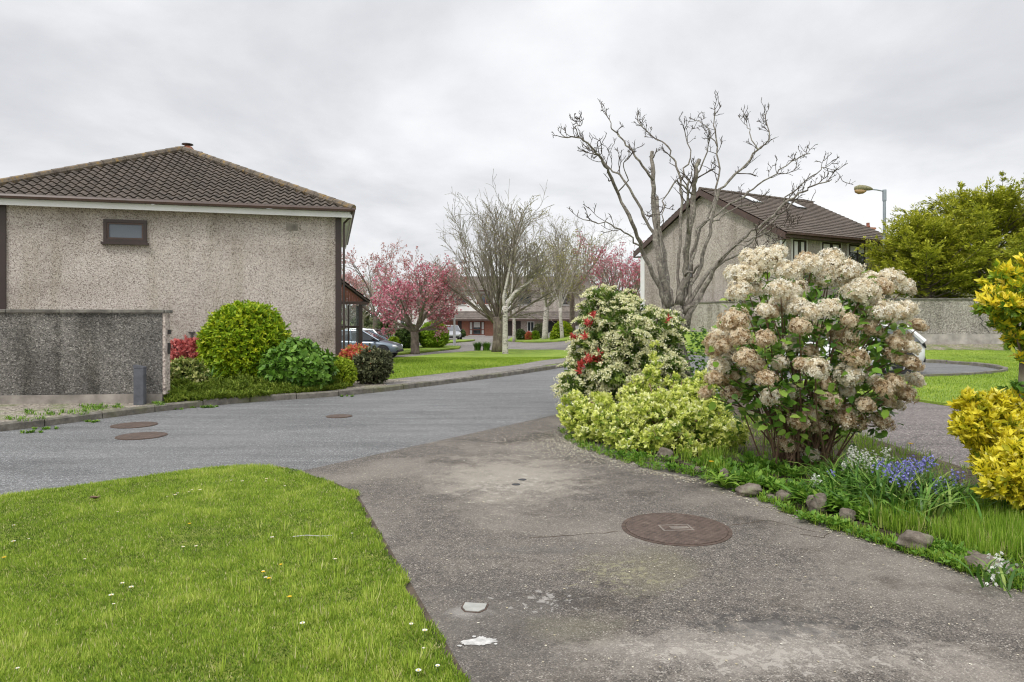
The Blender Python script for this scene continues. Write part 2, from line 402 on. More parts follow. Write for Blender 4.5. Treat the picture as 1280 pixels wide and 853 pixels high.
    c = patch(c, 1.15, 3.3, 1.0, .32, (.42, .385, .34), .45)
    c = patch(c, 2.1, 3.0, .5, .4, (.42, .38, .33), .40)
    c = patch(c, .25, 4.75, .8, .14, (.12, .11, .10), .35)
    c = patch(c, -.25, 3.75, .16, .10, (.45, .43, .40), .35)
    nt.links.new(c, b.inputs['Base Color']); b.inputs['Roughness'].default_value = .93
    bump(nt, b, voro(nt, w, 105, 'Distance'), .45, .006); M['drive'] = m
    def asphalt(name, lo, hi, sc, wear):
        m, nt, b = new_mat(name); w = wcoords(nt)
        vc = voro(nt, w, sc, 'Color'); sp = N(nt, 'ShaderNodeSeparateColor'); nt.links.new(vc, sp.inputs[0])
        c = ramp(nt, sp.outputs[0], [(0, tuple(x*.55 for x in lo)), (.4, lo), (.85, hi), (1, tuple(min(1, x*1.9) for x in hi))])
        st = noise(nt, wcoords(nt, (.35, 2.6, 1), (0, 0, -.93)), 1.1, 6, .65)
        c = mix(nt, c, ramp(nt, st, [(.3, .74), (.7, 1.26)]), 1.0, 'MULTIPLY')
        f = ramp(nt, noise(nt, w, .4, 6, .65), [(.45, 0), (.75, 1)])
        c = mix(nt, c, wear, mth(nt, 'MULTIPLY', f, .5))
        nt.links.new(c, b.inputs['Base Color']); b.inputs['Roughness'].default_value = .9
        bump(nt, b, voro(nt, w, sc, 'Distance'), .35, .006); return m
    M['road'] = asphalt('road_asphalt', (.125, .126, .128), (.19, .191, .193), 95, (.24, .238, .235))
    M['path'] = asphalt('path_asphalt', (.17, .155, .145), (.25, .23, .215), 60, (.31, .29, .265))
    M['neigh'] = asphalt('brown_drive_asphalt', (.12, .105, .10), (.215, .19, .18), 62, (.24, .21, .195))
    # kerb: concrete units with joints
    m, nt, b = new_mat('mossy_kerb'); w = wcoords(nt)
    n1 = noise(nt, w, 7, 6, .7)
    c = ramp(nt, n1, [(.25, (.075, .07, .058)), (.5, (.18, .165, .14)), (.75, (.30, .28, .24)), (.86, (.55, .53, .48))])
    f = ramp(nt, noise(nt, w, 1.3, 5), [(.5, 0), (.68, 1)])
    c = mix(nt, c, (.15, .16, .06), mth(nt, 'MULTIPLY', f, .6))
    nt.links.new(c, b.inputs['Base Color']); b.inputs['Roughness'].default_value = .95; bump(nt, b, n1, .5, .02); M['kerb'] = m
    # rock
    m, nt, b = new_mat('garden_stone'); w = coords(nt)
    n1 = noise(nt, w, 7, 7, .7)
    c = ramp(nt, n1, [(.28, (.055, .045, .035)), (.5, (.18, .15, .12)), (.72, (.34, .31, .26))])
    f = ramp(nt, noise(nt, w, 4, 5), [(.56, 0), (.7, 1)])
    c = mix(nt, c, (.14, .17, .05), mth(nt, 'MULTIPLY', f, .6))
    nt.links.new(c, b.inputs['Base Color']); b.inputs['Roughness'].default_value = .95; bump(nt, b, n1, .9, .04); M['rock'] = m
    # rusty iron cover with raised grid
    m, nt, b = new_mat('rusty_iron_cover'); w = coords(nt)
    n1 = noise(nt, w, 12, 6, .7)
    c = ramp(nt, n1, [(.3, (.065, .046, .038)), (.6, (.14, .10, .08)), (.8, (.25, .20, .165))])
    ch = N(nt, 'ShaderNodeTexChecker'); ch.inputs['Scale'].default_value = 36; nt.links.new(w, ch.inputs[0])
    c = mix(nt, c, mix(nt, (.84, .84, .84), (1.1, 1.1, 1.1), ch.outputs['Fac']), .9, 'MULTIPLY')
    nt.links.new(c, b.inputs['Base Color']); b.inputs['Roughness'].default_value = .7; b.inputs['Metallic'].default_value = .3
    bump(nt, b, ch.outputs['Fac'], .6, .006); M['iron'] = m
    M['iron_plain'] = flat('rusty_iron_frame', (.10, .07, .055), .8, .2, .4, 14, .3)
    M['plate'] = flat('worn_name_plate', (.21, .18, .155), .7, .2, .3, 16, .2)
    M['lid_grey'] = flat('pale_cover_plate', (.40, .40, .37), .7, .2, .15, 16, .2)
    # roof tiles
    def tiles(name, a, bb, moss, sc=2.2):
        m, nt, b = new_mat(name); c = coords(nt)
        vc = voro(nt, c, 3.2, 'Color'); sp = N(nt, 'ShaderNodeSeparateColor'); nt.links.new(vc, sp.inputs[0])
        n1 = noise(nt, c, sc * 5, 6, .7)
        col = ramp(nt, n1, [(.3, a), (.7, bb)])
        col = mix(nt, col, ramp(nt, sp.outputs[0], [(0, .75), (1, 1.25)]), .8, 'MULTIPLY')
        f = ramp(nt, noise(nt, c, sc * 1.4, 7, .72), [(.58, 0), (.72, 1)])
        col = mix(nt, col, moss, mth(nt, 'MULTIPLY', f, .55))
        nt.links.new(col, b.inputs['Base Color']); b.inputs['Roughness'].default_value = .9
        bump(nt, b, n1, .3, .01); return m
    M['tile_left'] = tiles('weathered_pantile', (.065, .052, .043), (.145, .118, .098), (.19, .165, .12))
    M['tile_right'] = tiles('brown_flat_tile', (.082, .064, .052), (.155, .125, .102), (.19, .165, .13))
    M['tile_far'] = tiles('far_grey_tile', (.12, .10, .09), (.22, .19, .17), (.26, .24, .20))
    m, nt, b = new_mat('lichened_ridge'); c = coords(nt)
    n1 = noise(nt, c, 5, 6, .7)
    col = ramp(nt, n1, [(.3, (.07, .055, .045)), (.52, (.17, .14, .11)), (.66, (.30, .19, .06)), (.8, (.36, .31, .19))])
    nt.links.new(col, b.inputs['Base Color']); b.inputs['Roughness'].default_value = .95; bump(nt, b, n1, .5, .02); M['ridge'] = m
    # brick
    m, nt, b = new_mat('red_brick'); t = N(nt, 'ShaderNodeTexCoord'); mp = N(nt, 'ShaderNodeMapping'); mp.inputs['Rotation'].default_value = (PI/2, 0, 0)
    nt.links.new(t.outputs['Object'], mp.inputs[0])
    bt = N(nt, 'ShaderNodeTexBrick'); bt.inputs['Scale'].default_value = 4.4
    bt.inputs['Color1'].default_value = (.46, .17, .10, 1); bt.inputs['Color2'].default_value = (.36, .125, .075, 1); bt.inputs['Mortar'].default_value = (.36, .30, .26, 1)
    nt.links.new(mp.outputs[0], bt.inputs['Vector']); nt.links.new(bt.outputs['Color'], b.inputs['Base Color']); b.inputs['Roughness'].default_value = .9
    M['brick'] = m
build_materials()

# ------------------------------------------------------------------ world, sun, camera
def build_world():
    w = bpy.data.worlds.new("World"); S.world = w; w.use_nodes = True
    nt = w.node_tree; bg = nt.nodes['Background']
    sky = N(nt, 'ShaderNodeTexSky', sky_type='NISHITA'); sky.sun_disc = False
    sky.sun_elevation = math.radians(52); sky.sun_rotation = math.radians(215); sky.air_density = 1; sky.dust_density = 2
    t = N(nt, 'ShaderNodeTexCoord'); sx = N(nt, 'ShaderNodeSeparateXYZ'); nt.links.new(t.outputs['Generated'], sx.inputs[0])
    z = mth(nt, 'ADD', mth(nt, 'MAXIMUM', sx.outputs[2], 0.0), .22)
    cx = N(nt, 'ShaderNodeCombineXYZ')
    nt.links.new(mth(nt, 'DIVIDE', sx.outputs[0], z), cx.inputs[0]); nt.links.new(mth(nt, 'DIVIDE', sx.outputs[1], z), cx.inputs[1])
    n1 = noise(nt, cx.outputs[0], .95, 7, .55, .25); n2 = noise(nt, cx.outputs[0], .38, 4, .5)
    n = mth(nt, 'ADD', mth(nt, 'MULTIPLY', n1, .55), mth(nt, 'MULTIPLY', n2, .45))
    cl = ramp(nt, n, [(.33, (.50, .51, .54)), (.44, (.66, .667, .69)), (.52, (.83, .835, .85)), (.61, (1.0, 1.0, 1.0))])
    # an overcast sky is brighter overhead than near the horizon
    hi = N(nt, 'ShaderNodeMapRange'); nt.links.new(sx.outputs[2], hi.inputs[0])
    hi.inputs[1].default_value = .45; hi.inputs[2].default_value = .95; hi.inputs[3].default_value = 10.0; hi.inputs[4].default_value = 18.0
    sc = N(nt, 'ShaderNodeVectorMath', operation='SCALE'); nt.links.new(cl, sc.inputs[0]); nt.links.new(hi.outputs[0], sc.inputs['Scale'])
    nt.links.new(mix(nt, sc.outputs[0], sky.outputs[0], .06), bg.inputs['Color'])
    bg.inputs['Strength'].default_value = .1
    L = bpy.data.lights.new('sun', 'SUN'); L.energy = 1.5; L.angle = math.radians(10); L.color = (1, .965, .91)
    so = bpy.data.objects.new('sun', L); COL.objects.link(so)
    el, az = math.radians(52), math.radians(215)          # from behind the viewer's left
    d = Vector((math.sin(az) * math.cos(el), math.cos(az) * math.cos(el), math.sin(el)))
    so.rotation_euler = d.to_track_quat('Z', 'Y').to_euler()
    so.location = d * 60
    c = bpy.data.cameras.new('camera'); c.sensor_width = 36; c.lens = F / 1280 * 36; c.clip_end = 4000; c.clip_start = .05
    c.shift_y = -(426.5 - HV) / 1280
    co = bpy.data.objects.new('camera', c); COL.objects.link(co); co.location = (0, 0, CAM_Z); co.rotation_euler = (PI/2, 0, 0)
    S.camera = co
    vs = S.view_settings; vs.view_transform = 'Standard'; vs.look = 'None'; vs.exposure = .22; vs.gamma = 1; vs.use_curve_mapping = False
    S.cycles.max_bounces = 6; S.cycles.diffuse_bounces = 3; S.cycles.transparent_max_bounces = 6
    S.cycles.use_denoising = True; S.cycles.denoising_prefilter = 'ACCURATE'; S.cycles.denoising_input_passes = 'RGB_ALBEDO_NORMAL'; S.cycles.pixel_filter_type = 'BLACKMAN_HARRIS'; S.cycles.filter_width = 1.15
build_world()
# ------------------------------------------------------------------ ground
def land():
    xs = np.concatenate([[-1500, -500, -200, -120, -80], np.arange(-60, 61, 1.5), [80, 120, 200, 500, 1500]])
    ys = np.concatenate([[-300, -60, -20], np.arange(-8, 64, 1.0), np.arange(66, 130, 6), [160, 300, 700, 1800]])
    X, Y = np.meshgrid(xs, ys); Z = g(X, Y) - .05
    V = np.stack([X, Y, Z], -1).reshape(-1, 3); nx, ny = len(xs), len(ys)
    i = np.arange(ny - 1)[:, None] * nx + np.arange(nx - 1)[None]
    Fc = np.stack([i, i + 1, i + nx + 1, i + nx], -1).reshape(-1, 4)
    o = link('ground', fast_mesh('ground', V, Fc, smooth=True), M['land']); tag(o, kind='structure')
land()

def sheet(name, poly, h, mat, skirt=.12, kind='structure', ztab=None, step=1.2):
    """a paved or planted area that follows the land, with a skirt round its rim"""
    bm = bmesh.new()
    vs = [bm.verts.new((p[0], p[1], 0)) for p in poly]
    f = bm.faces.new(vs)
    bmesh.ops.triangulate(bm, faces=[f])
    ys = [p[1] for p in poly]; xs = [p[0] for p in poly]
    if max(ys) > 24 and ztab is None:
        y = max(24.2, min(ys) + .1)
        while y < min(max(ys), 38):
            bmesh.ops.bisect_plane(bm, geom=bm.verts[:] + bm.edges[:] + bm.faces[:], plane_co=(0, y, 0), plane_no=(0, 1, 0)); y += step
        x = max(1.1, min(xs) + .1)
        while x < min(max(xs), 8.5):
            bmesh.ops.bisect_plane(bm, geom=bm.verts[:] + bm.edges[:] + bm.faces[:], plane_co=(x, 0, 0), plane_no=(1, 0, 0)); x += step
    for v in bm.verts:
        v.co.z = (ztab(v.co.x, v.co.y) if ztab else float(g(v.co.x, v.co.y))) + h
    if skirt:
        be = [e for e in bm.edges if len(e.link_faces) == 1]
        r = bmesh.ops.extrude_edge_only(bm, edges=be)
        for v in r['geom']:
            if isinstance(v, bmesh.types.BMVert): v.co.z -= skirt
    bmesh.ops.recalc_face_normals(bm, faces=bm.faces)
    up = sum(fc.normal.z * fc.calc_area() for fc in bm.faces)
    if up < 0: bmesh.ops.reverse_faces(bm, faces=bm.faces)
    me = bpy.data.meshes.new(name); bm.to_mesh(me); bm.free()
    o = link(name, me, mat); tag(o, kind=kind); return o

def smooth_line(pts, n=6):
    pts = [Vector((p[0], p[1], 0)) for p in pts]; out = []
    for i in range(len(pts) - 1):
        p0 = pts[max(i-1, 0)]; p1 = pts[i]; p2 = pts[i+1]; p3 = pts[min(i+2, len(pts)-1)]
        for k in range(n):
            t = k / n
            out.append(.5*((2*p1) + (p2-p0)*t + (2*p0-5*p1+4*p2-p3)*t*t + (3*p1-p0-3*p2+p3)*t**3))
    out.append(pts[-1]); return [(p.x, p.y) for p in out]

def kerb(pts, w=.13, h=.12, unit=.9):
    """kerb stones along a line: the stone lies on the left of the walking direction; joints every unit"""
    pts = [Vector((p[0], p[1], 0)) for p in pts]
    # resample into units
    L = [0]
    for i in range(1, len(pts)): L.append(L[-1] + (pts[i]-pts[i-1]).length)
    def at(s):
        for i in range(1, len(pts)):
            if s <= L[i] or i == len(pts)-1:
                t = (s - L[i-1]) / max(1e-6, L[i]-L[i-1]); return pts[i-1].lerp(pts[i], min(1, max(0, t)))
    mb = MB(); n = int(L[-1] / unit)
    for k in range(n):
        a = at(k*unit + .008); b = at((k+1)*unit - .008); d = (b-a).normalized(); nn = Vector((-d.y, d.x, 0))
        dz = random.uniform(-.008, .008)
        za = float(g(a.x, a.y)); zb = float(g(b.x, b.y)); hh = h + dz; c = .025
        V = []
        for p, z in ((a, za), (b, zb)):
            for off, zz in ((0, -.1), (0, hh - c), (c, hh), (w, hh), (w, -.1)):
                q = p + nn*off; V.append((q.x, q.y, z + zz))
        mb.add(V, [(0,1,6,5),(1,2,7,6),(2,3,8,7),(3,4,9,8),(0,4,3,2,1),(5,6,7,8,9)])
    o = mb.build('kerb', M['kerb']); tag(o, kind='structure'); return o

far_kerb = [(-30, -20), (-16, -1), (-11.2, 4.8)] + [XY(GP(u, v)) for u, v in ((-20, 542), (100, 527), (205, 514), (300, 504), (440, 494), (560, 480), (650, 468), (714, 457.5))] + [(3.0, 27), (3.5, 31), (3.2, 36)]
far_kerb_s = smooth_line(far_kerb, 6)
arm_far = [(6.2, 33), (6.4, 30), (7.8, 27.9), (11, 26.8), (14.2, 26.2), (15.6, 25.4), (16.1, 23.7), (15.6, 21.8), (14.6, 20.4), (13.3, 19.5), (11.3, 18.7), (8.5, 18), (6.6, 16.8)]
arm_s = smooth_line(arm_far, 5)
road = far_kerb_s + [(3.1, 37), (6.1, 37)] + arm_s + [(4.6, 14.9), (2.5, 13.3), (.82, 11.6), (-2.25, 7.1), (-3.24, 7.4), (-4.62, 6.06), (-9, 2), (-14, -4), (-22, -20)]
sheet('road', road, 0.0, M['road'], .04)
kerb(far_kerb_s[6:])
kerb(arm_s[8:-6])

drive = [(.82, 11.6), (-2.3, 7.1), (-1.75, 6.7), (-1.45, 6.3), (-.21, 3), (.25, 1), (.5, -4), (9, -4), (5.2, 1), (3.3, 3.6), (2.85, 4.7), (2.4, 5.7), (1.75, 7.6), (1.0, 9.6), (.75, 10.6)]
sheet('driveway', drive, .004, M['drive'], .04)
neigh = [(4.6, 14.9), (6.6, 16.8), (7.2, 14.6), (7.9, 13.4), (8.15, 12.3), (8.3, 5), (8.4, -4), (5.6, -4), (5.0, 4), (4.85, 7.1), (4.8, 9.3), (4.5, 12)]
sheet('neighbour_driveway', neigh, .004, M['neigh'], .04)

# lawns
near_lawn = [(-2.27, 7.14), (-1.75, 6.62), (-1.47, 6.25), (-.24, 3), (.2, 1), (.4, -4), (-20, -6), (-14, -3.7), (-9, 2.05), (-4.62, 6.1), (-3.9, 6.75), (-3.2, 7.34), (-2.7, 7.40)]
sheet('front_lawn', near_lawn, .02, M['thatch'], .05)
edge = [(p[0] + .045, p[1] + .02) if p[1] < 7.2 and p[0] > -2.4 else p for p in near_lawn]
sheet('lawn_edge_soil', edge, .0095, M['soil'], .02)
bed = [(.86, 11.5), (.85, 10.6), (1.1, 9.6), (1.85, 7.6), (2.5, 5.75), (2.95, 4.75), (3.4, 3.65), (5.0, 1.5), (5.5, -2), (5.6, -4), (5.0, 4), (4.85, 7.1), (4.8, 9.3), (4.5, 12), (4.55, 14.7), (2.55, 13.2)]
sheet('garden_bed', bed, .018, M['soil'], .04)
right_lawn = [(8.3, 5), (8.15, 12.3), (7.9, 13.4), (7.2, 14.6), (6.65, 16.75)] + [(p[0], p[1]) for p in arm_s[::-1]] + [(6.2, 36), (9, 60), (60, 60), (60, -4), (8.4, -4)]
sheet('neighbour_lawn', right_lawn, .05, M['turf'], .1)
# strip of bare soil at the foot of the back garden wall
sheet('soil_strip', [(10, 29.0), (60, 28.2), (60, 29.9), (10, 30.3)], .065, M['grit'], .05)

# left side: house plot, verge, footpath, island of lawn
def zl(x, y):
    return .0
hx, hy, ha = -14.24, 18.63, math.radians(14.8)
plot = [(p[0] - .09, p[1] + .09) for p in far_kerb_s[6:-24] if p[1] < 16.6]
plot_end = plot[-1]
def zplot(x, y):
    # rises from the kerb to the house
    d = min(math.hypot(x - p[0], y - p[1]) for p in plot)
    return .105 + .1 * min(1, d / 4.5)
sheet('house_plot_soil', [plot[0]] + plot[1:] + [(-3.3, 17.0), (-4.2, 20), (-4.6, 24), (-9, 24), (-40, 24), (-40, -1)], 0, M['grit'], .1, ztab=zplot)
# footpath and lawn beyond the plot
fp_lo = [XY(GP(u, v, .12)) for u, v in ((484, 481.5), (560, 474), (650, 461.5), (714, 451.5))]
fp_hi = [XY(GP(u, v, .12)) for u, v in ((484, 474.5), (560, 466), (650, 455.5), (714, 447))]
kk = [(p[0] - .1, p[1] + .08) for p in far_kerb_s[6:] if 16.6 < p[1] < 24.5]
sheet('verge_grass', [(-3.2, 16.2)] + kk + fp_lo[::-1], .10, M['turf'], .1)
sheet('footpath', fp_lo + [(2.9, 28)] + [(2.0, 27.6)] + fp_hi[::-1][0:1] + fp_hi[::-1][1:] + [(-3.45, 17.6)], .115, M['path'], .1)
isl = fp_hi + [(2.4, 30)] + [XY(GP(u, v, .12)) for u, v in ((712, 438.5), (690, 437), (640, 436.6), (590, 439), (540, 443), (505, 446.5), (492, 449))] + [(-4.3, 22), (-3.9, 18.5)]
sheet('island_lawn', isl, .125, M['turf'], .1)
# tarmac beyond: car standing, cross street
sheet('cross_street', [(-40, 26), (-4.4, 26), (-4.5, 30), (-2.6, 33.2), (3.2, 36.5), (6.2, 36.8), (9, 44), (12, 70), (40, 78), (40, 88), (-40, 88)], -.01, M['path'], .04)
l2 = [XY(GP(u, v, .1)) for u, v in ((470, 444.5), (535, 438.5), (574, 434.5), (576, 432.5), (545, 432), (500, 433), (450, 435))]
sheet('cherry_lawn', l2, .11, M['turf'], .1)
l3 = [XY(GP(u, v, .1)) for u, v in ((552, 428.5), (590, 425.6), (594, 424.6), (570, 424.8), (545, 426.5))]
sheet('street_lawn', l3, .11, M['turf'], .1)
l4 = [XY(GP(u, v, .1)) for u, v in ((634, 425.6), (716, 424.0), (790, 424.0), (800, 420), (712, 420), (640, 421.5))]
sheet('terrace_lawn', l4, .11, M['turf'], .1)

# ------------------------------------------------------------------ covers in the ground
def cover(name, label, u, v, r, group=None, plate=False, rot=0.3, z=.004):
    p = GP(u, v, z)
    t = thing(name, label, 'manhole cover', p, rot, group)
    MB().lathe([(r*1.07, -.02), (r*1.07, .004), (r*1.0, .004), (r*.995, .0015)], 48).build('frame', M['iron_plain'], t)
    MB().lathe([(r*.985, -.02), (r*.985, .006), (r*.97, .008)], 48).build('lid', M['iron'], t)
    if plate: MB().box(-.12, .12, -.075, -.06, .0082, .0095).box(-.12, .12, .06, .075, .0082, .0095).box(-.12, -.105, -.06, .06, .0082, .0095).box(.105, .12, -.06, .06, .0082, .0095).box(-.045, .095, -.03, .03, .0082, .0100).build('name_plate', M['plate'], t)
    return t
cover('manhole_cover', 'large round rusty manhole cover with a pale plate in the brown driveway', 845, 661, .385, None, True, .1)
cover('manhole_cover', 'rusty round manhole cover on the asphalt road, the one farther from the kerb', 177, 545, .30, 'rusty manhole covers in the road')
cover('manhole_cover', 'rusty round manhole cover lying closest to the kerb below the grimy wall', 168, 531.5, .30, 'rusty manhole covers in the road')
cover('manhole_cover', 'small faint rusty cover on the road towards the heath bed', 424, 520.5, .20, 'rusty manhole covers in the road')
p = GP(592.5, 760, .006)
t = thing('stopcock_cover', 'small pale metal water cover shaped like a shield near the lawn edge', 'water cover', p, -.15)
sh = [(-.062, .055), (.062, .055), (.062, -.01), (.035, -.05), (-.035, -.05), (-.062, -.01)]
MB().prism([(x*1.16, y*1.16) for x, y in sh], 'z', -.015, .001).build('frame', M['iron_plain'], t)
MB().prism(sh, 'z', -.012, .005).build('lid', M['lid_grey'], t)
# spilled paint splash: ragged flat blob on the drive
p = GP(597, 802, .0065)
mb = MB(); r2 = np.random.default_rng(3)
for bi, (cx, cy, rr, st) in enumerate(((0, 0, .035, 2.0), (.055, .012, .022, 2.2), (-.05, -.02, .016, 1.8), (.02, .035, .018, 1.0), (-.02, .05, .010, 1), (.09, -.03, .008, 1), (-.085, -.05, .009, 1.4), (.03, -.04, .007, 1))):
    n = 18; ring = [(cx + math.cos(2*PI*k/n)*rr*st*(1+.22*r2.standard_normal()), cy + math.sin(2*PI*k/n)*rr*(1+.22*r2.standard_normal())) for k in range(n)]
    mb.add([(cx, cy, bi*.0006)] + [(x, y, bi*.0006) for x, y in ring], [(0, 1+k, 1+(k+1) % n) for k in range(n)])
tag(mb.build('paint_splash', M['chalk'], loc=p), 'white splash of dried paint on the driveway below the small water cover', 'paint splash')
# two small dark drill holes / plugs
for k, (u, v) in enumerate(((653, 599.5), (645, 605.5))):
    p = GP(u, v, .0065)
    tag(MB().lathe([(.04, -.01), (.042, .0), (.03, .002)], 12).build('rubber_plug', M['blackm'], loc=p),
        ('small dark plug in the driveway, the one farther from the camera', 'small dark plug in the driveway, the one nearer the camera')[k], 'plug', 'dark plugs in the driveway')
# crack across the drive either side of the big cover
mb = MB()
def crack(pix, w):
    pts = [GP(u, v, .0052) for u, v in pix]; out = []
    for a, b in zip(pts[:-1], pts[1:]):
        for k in range(7):
            q = a.lerp(b, k/7); out.append(q + Vector((0, random.uniform(-.012, .012), 0)))
    V = []
    for q in out:
        ww = w * random.uniform(.3, 1.2); V += [(q.x, q.y - ww, .0056), (q.x, q.y + ww, .0056)]
    mb.add(V, [(2*i, 2*i+2, 2*i+3, 2*i+1) for i in range(len(out)-1)])
crack([(660, 673), (715, 669), (786, 664)], .006); crack([(908, 658), (960, 650), (1030, 668)], .005); crack([(1000, 668), (1030, 672), (1042, 662)], .006)
o = mb.build('driveway_crack', M['soil']); tag(o, kind='structure')
# strip of dead leaves where lawn corner meets road joint
# ------------------------------------------------------------------ tiled roof surfaces
def tile_face(mb, O, ex, up, Hs, sL, sR, tw=.3, tc=.33, amp=.022, lift=.03, sub=6):
    """real courses of tiles: O eave origin, ex along the eave, up the slope; sL/sR give the side limits at slope height t"""
    O = Vector(O); ex = Vector(ex).normalized(); up = Vector(up).normalized(); n = ex.cross(up).normalized()
    if n.z < 0: n = -n
    k = 0
    while k * tc < Hs - 1e-4:
        t0, t1 = k * tc, min(Hs, (k + 1) * tc)
        lo, hi = min(sL(t0), sL(t1)), max(sR(t0), sR(t1))
        i0, i1 = math.floor(lo / tw * sub), math.ceil(hi / tw * sub)
        row = []
        for i in range(i0, i1 + 1):
            s = i * tw / sub; w = amp * math.cos(2 * PI * i / sub)
            if sub <= 2: w = amp * (i % 2)
            a = min(max(s, sL(t0)), sR(t0)); b = min(max(s, sL(t1)), sR(t1))
            jz = 0
            row.append((O + ex*a + up*(t0 + .012) + n*(w - .012), O + ex*a + up*(t0 - .01) + n*(w + lift), O + ex*b + up*t1 + n*(w + .004)))
        b0 = len(mb.v)
        for r in row: mb.v += [tuple(p) for p in r]
        for i in range(len(row) - 1):
            q = b0 + 3*i
            if (row[i+1][1] - row[i][1]).length < 1e-5 and (row[i+1][2] - row[i][2]).length < 1e-5: continue
            mb.f.append((q, q+3, q+4, q+1)); mb.f.append((q+1, q+4, q+5, q+2))
        k += 1
    return mb

def window_part(parent, x0, x1, z0, z1, y, fr, gl, depth=.09, fw=.06, mull=(), trans=(), sill=True, name='window', sillmat=None, curtain=None):
    """window in a wall facing -y: frame, pane and sill"""
    mb = MB()
    mb.box(x0, x1, y-depth*.4, y+.02, z0, z0+fw).box(x0, x1, y-depth*.4, y+.02, z1-fw, z1)
    mb.box(x0, x0+fw, y-depth*.4, y+.02, z0+fw, z1-fw).box(x1-fw, x1, y-depth*.4, y+.02, z0+fw, z1-fw)
    for m_ in mull: mb.box(m_-fw*.45, m_+fw*.45, y-depth*.38, y+.02, z0+fw, z1-fw)
    for tz in trans:
        xs = [x0+fw] + sorted(mull) + [x1-fw]
        for a, b in zip(xs[:-1], xs[1:]):
            mb.box(a + (fw*.46 if a != x0+fw else 0), b - (fw*.46 if b != x1-fw else 0), y-depth*.36, y+.02, tz-fw*.4, tz+fw*.4)
    w = mb.build(name, fr, parent)
    MB().box(x0+fw*.5, x1-fw*.5, y-.008, y+.004, z0+fw*.5, z1-fw*.5).build('pane', gl, w)
    if curtain:
        c = MB()
        for a, b, za, zb in curtain: c.box(a, b, y-.014, y-.0085, za, zb)
        c.build('curtain', M['curtain'], w)
    if sill: MB().box(x0-.05, x1+.05, y-.13, y+.02, z0-.075, z0-.004).build('sill', sillmat or fr, w)
    return w

